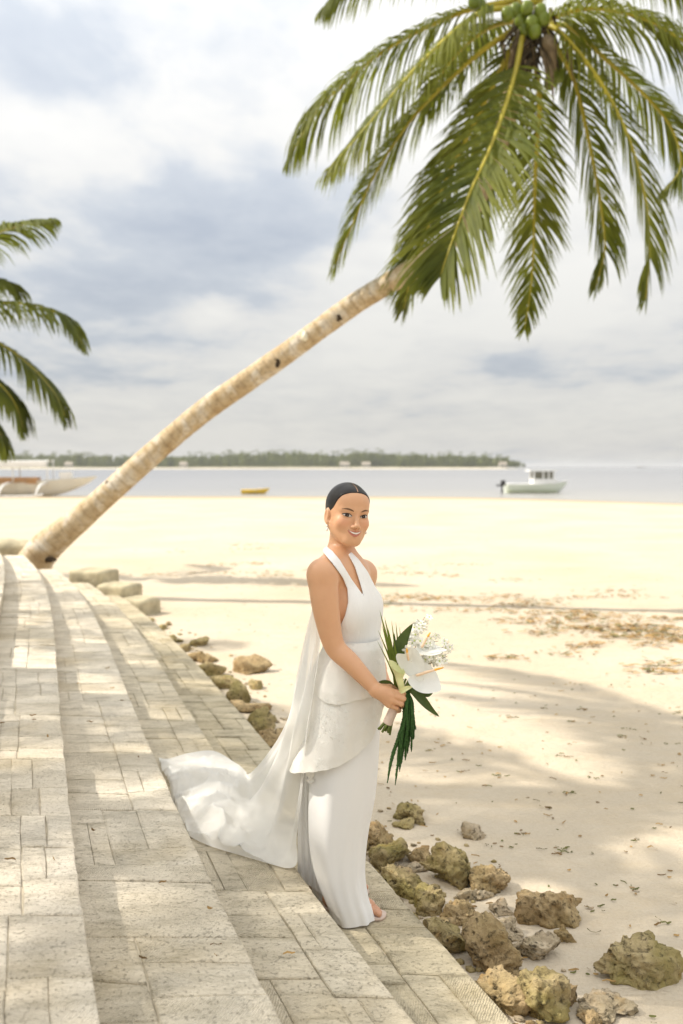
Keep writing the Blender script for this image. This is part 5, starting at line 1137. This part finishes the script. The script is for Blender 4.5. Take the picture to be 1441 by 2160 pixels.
def blade(path, wd, mat, name, fold=.25, side=None, prof=None, n=18, m_=7, par=None, curl=0.0):
    C = catmull(path, n); T = np.gradient(C, axis=0); T /= np.linalg.norm(T, axis=1)[:, None]; view = np.array([0, -1.0, 0]) if side is None else np.array(side, dtype=float); G = []
    for i in range(n):
        s_ = i / (n - 1); w_ = wd * (prof(s_) if prof else math.sin(math.pi * min(1, s_ * .8 + .15)) ** .8); sd_ = np.cross(T[i], view); sd_ /= np.linalg.norm(sd_) + 1e-9; nr_ = np.cross(sd_, T[i])
        G.append([C[i] + sd_ * w_ * u / 1 + nr_ * (abs(u) * fold * w_ + curl * u * u * w_) for u in np.linspace(-.5, .5, m_)])
    mb = MB(); mb.grid(np.array(G)); return mb.build(name, mat, par or bq)
for i, (tx, ty, bx, by, yo, wp) in enumerate([(801, 1287, 836, 1440, .02, 7), (811, 1301, 838, 1440, .0, 7), (826, 1309, 838, 1435, .03, 5), (835, 1312, 842, 1430, .04, 5), (797, 1328, 834, 1425, .01, 4), (819, 1325, 838, 1450, -.01, 7), (806, 1318, 836, 1450, .02, 6), (830, 1345, 842, 1450, -.012, 8), (816, 1350, 838, 1455, -.005, 8), (822, 1338, 835, 1460, .01, 8), (843, 1322, 848, 1420, .05, 5), (836, 1372, 845, 1455, -.015, 9), (795, 1350, 832, 1430, .03, 3)]):
    blade([at_y(bx, by, YB + .005), at_y((bx * .55 + tx * .45) + 2, by * .55 + ty * .45, YB + yo), at_y(tx, ty, YB + yo * 1.6)], wp * 1.7e-3, M['blade'], 'palm_blade', .35, prof=lambda s_: (1 - s_ ** 3) * min(1, .5 + s_ * 2) + .02)
lp = lambda s_: math.sin(math.pi * min(1, s_ ** .75)) ** .75 * (1 - .15 * s_) + .01
blade([at_y(843, 1400, YB + .03), at_y(842, 1372, YB + .025), at_y(852, 1345, YB + .02), at_y(871, 1315, YB + .015)], .050, M['dleaf'], 'leaf', .12, prof=lp)
blade([at_y(830, 1460, YB + .01), at_y(822, 1446, YB), at_y(810, 1440, YB - .005), at_y(798, 1439, YB - .005)], .030, M['dleaf'], 'leaf', .2, prof=lp)
blade([at_y(852, 1452, YB), at_y(872, 1455, YB - .02), at_y(892, 1477, YB - .03), at_y(908, 1495, YB - .03), at_y(927, 1512, YB - .025)], .034, M['dleaf'], 'leaf', .35, prof=lp)
blade([at_y(880, 1448, YB + .02), at_y(892, 1456, YB + .01), at_y(902, 1464, YB), at_y(914, 1460, YB)], .030, M['dleaf'], 'leaf', .3, prof=lp)
blade([at_y(845, 1440, YB + .01), at_y(838, 1415, YB + .02), at_y(834, 1385, YB + .03), at_y(832, 1335, YB + .04)], .028, M['dleaf'], 'leaf', .2, prof=lp)
def anthurium(c, axis, normal, L, W_, spad0, spad1):
    """heart shaped spathe lying round c: axis = towards its tip, normal = its face"""
    axis = np.asarray(axis, dtype=float); axis /= np.linalg.norm(axis); normal = np.asarray(normal, dtype=float); normal -= axis * (normal @ axis); normal /= np.linalg.norm(normal); sd_ = np.cross(axis, normal); G = []
    for r_ in np.linspace(.02, 1, 9):
        row = []
        for a in np.linspace(0, 2 * math.pi, 41)[:-1]:
            ca, sa = math.cos(a), math.sin(a); rad = (1 - .30 * max(0, -ca) ** 6 * 1.6) * (1 + .16 * max(0, ca) ** 14); row.append(c + axis * (ca * L * .5 * rad * r_) + sd_ * (sa * W_ * .5 * (1 - .12 * ca) * r_) + normal * (.012 * r_ ** 2 * (1 - .8 * ca) + .003 * math.sin(3 * a + 1) * r_))
        G.append(row)
    mb = MB(); mb.grid(np.array(G), close=True); fl = mb.build('anthurium', M['spathe'], bq)
    P = catmull([spad0, spad0 * .5 + spad1 * .5 + normal * .004, spad1], 10); mb = MB(); mb.tube(P, np.array([.0042, .005, .005, .005, .0048, .0045, .0042, .0038, .0032, .0018]), 8); mb.m = [1 if i // 8 >= 6 else 0 for i in range(len(mb.f))]; mb.build('spadix', [M['spadix'], M['spadtip']], fl)
anthurium(at_y(868, 1395, YB - .03), (.42, -.1, -.9), (-.35, -.9, .15), .132, .088, at_y(862, 1392, YB - .040), at_y(858, 1367, YB - .060))
anthurium(at_y(893, 1433, YB - .03), (.75, -.25, -.45), (.1, -.85, .45), .124, .104, at_y(878, 1425, YB - .045), at_y(936, 1408, YB - .055))
anthurium(at_y(900, 1374, YB + .01), (.95, -.2, .05), (0, -.30, 1), .125, .10, at_y(890, 1366, YB - .01), at_y(908, 1334, YB - .01))
# calla: rolled trumpet
G = []
for i in range(16):
    s_ = i / 15; c = at_y(850 - 13 * s_, 1462 - 52 * s_, YB - .03 - .012 * s_); rad = .010 + .006 * s_ + .020 * max(0, s_ - .6) ** 1.3 * 2.2; row = []
    for j in range(24):
        a = 2 * math.pi * j / 24; lip = max(0, s_ - .55) * .05 * (math.cos(a - 2.6) + .2); row.append(c + [rad * math.cos(a), rad * .8 * math.sin(a), lip])
    G.append(row)
mb = MB(); mb.grid(np.array(G), close=True); mb.build('calla_lily', M['calla'], bq)
blade([at_y(842, 1462, YB - .04), at_y(856, 1452, YB - .05), at_y(872, 1448, YB - .05)], .020, M['calla'], 'calla_lily', .4, prof=lp)
# small orchid-like sprays
def blossom(c, sz, seed, par):
    r_ = np.random.default_rng(seed); n = np.array([r_.normal(0, .5), -1, r_.normal(.2, .5)]); n /= np.linalg.norm(n); a0 = np.cross(n, (0, 0, 1.0)); a0 /= np.linalg.norm(a0); b0 = np.cross(n, a0); mb = MB()
    for k in range(5):
        a = k * 1.2566 + r_.normal(0, .15); d = a0 * math.cos(a) + b0 * math.sin(a); s2 = np.cross(n, d); w_ = sz * .34; mb.add([c + d * sz * .06, c + d * sz * .5 + s2 * w_ + n * sz * .12, c + d * sz * .95 + s2 * w_ * .6 + n * sz * .1, c + d * sz * 1.05 + n * sz * .02, c + d * sz * .95 - s2 * w_ * .6 + n * sz * .1, c + d * sz * .5 - s2 * w_ + n * sz * .12, c + d * sz * .55 + n * sz * .22], [(0, 6, 1), (1, 6, 2), (2, 6, 3), (3, 6, 4), (4, 6, 5), (5, 6, 0)], 0)
    v, f = rock_mesh((sz * .4,) * 3, seed, 0, 1, .1, 0); mb.add(v + c + n * sz * .1, f, 1); mb.build('blossom', [M['petal'], M['bud']], par)
k = 0
for (base, mid, end, cnt) in (((862, 1400), (872, 1345), (896, 1302), 13), ((866, 1395), (880, 1350), (880, 1318), 10), ((875, 1400), (905, 1385), (946, 1356), 13), ((875, 1405), (905, 1400), (944, 1384), 12), ((870, 1395), (895, 1360), (925, 1352), 9)):
    P = catmull([at_y(*base, YB + .02), at_y(*mid, YB + .03), at_y(*end, YB + .02)], 24); mb = MB(); mb.tube(P, np.linspace(.0018, .0008, 24), 5); sp_ = mb.build('flower_spray', M['twig'], bq)
    for i in range(cnt):
        t_ = 9 + int(14 * i / (cnt - 1)); blossom(P[t_] + rr.normal(0, .012, 3), rr.uniform(.013, .020) * (1.0 if i < cnt - 3 else .8), 900 + k, sp_); k += 1
# hanging amaranthus tassels
TS = [(819, 1632, 846), (817, 1652, 848), (834, 1656, 853), (843, 1628, 852), (847, 1612, 856), (855, 1604, 860), (868, 1586, 869), (872, 1560, 872), (862, 1576, 864), (850, 1594, 856), (858, 1550, 862), (875, 1530, 875), (840, 1578, 848), (848, 1566, 852), (866, 1555, 868), (853, 1580, 859), (845, 1600, 851), (870, 1540, 871), (838, 1610, 850), (860, 1590, 863)]
for i, (tx, ty, mx_) in enumerate(TS):
    th = rr.uniform(.0036, .0052); Yo = YB - .03 + rr.uniform(-.014, .014); P = catmull([at_y(858 + rr.normal(0, 2), 1458, YB - .01), at_y(861 + (mx_ - 858) * .5 + rr.normal(0, 3), 1482, Yo), at_y(mx_, 1535, Yo), at_y(tx * .7 + mx_ * .3, ty * .6 + 1535 * .4, Yo), at_y(tx, ty, Yo)], 130)
    rad = th * (.65 + .35 * np.sin(np.linspace(.25, 3.0, 130))) * (1 + .25 * np.sin(np.arange(130) * 2.3 + i)); rad[-14:] *= np.linspace(1, .3, 14); mb = MB(); mb.tube(P, rad, 7); v = np.array(mb.v); v += rr.normal(0, .0007, v.shape); mb.v = [tuple(x) for x in v]; mb.build('tassel', M['amar'], bq)
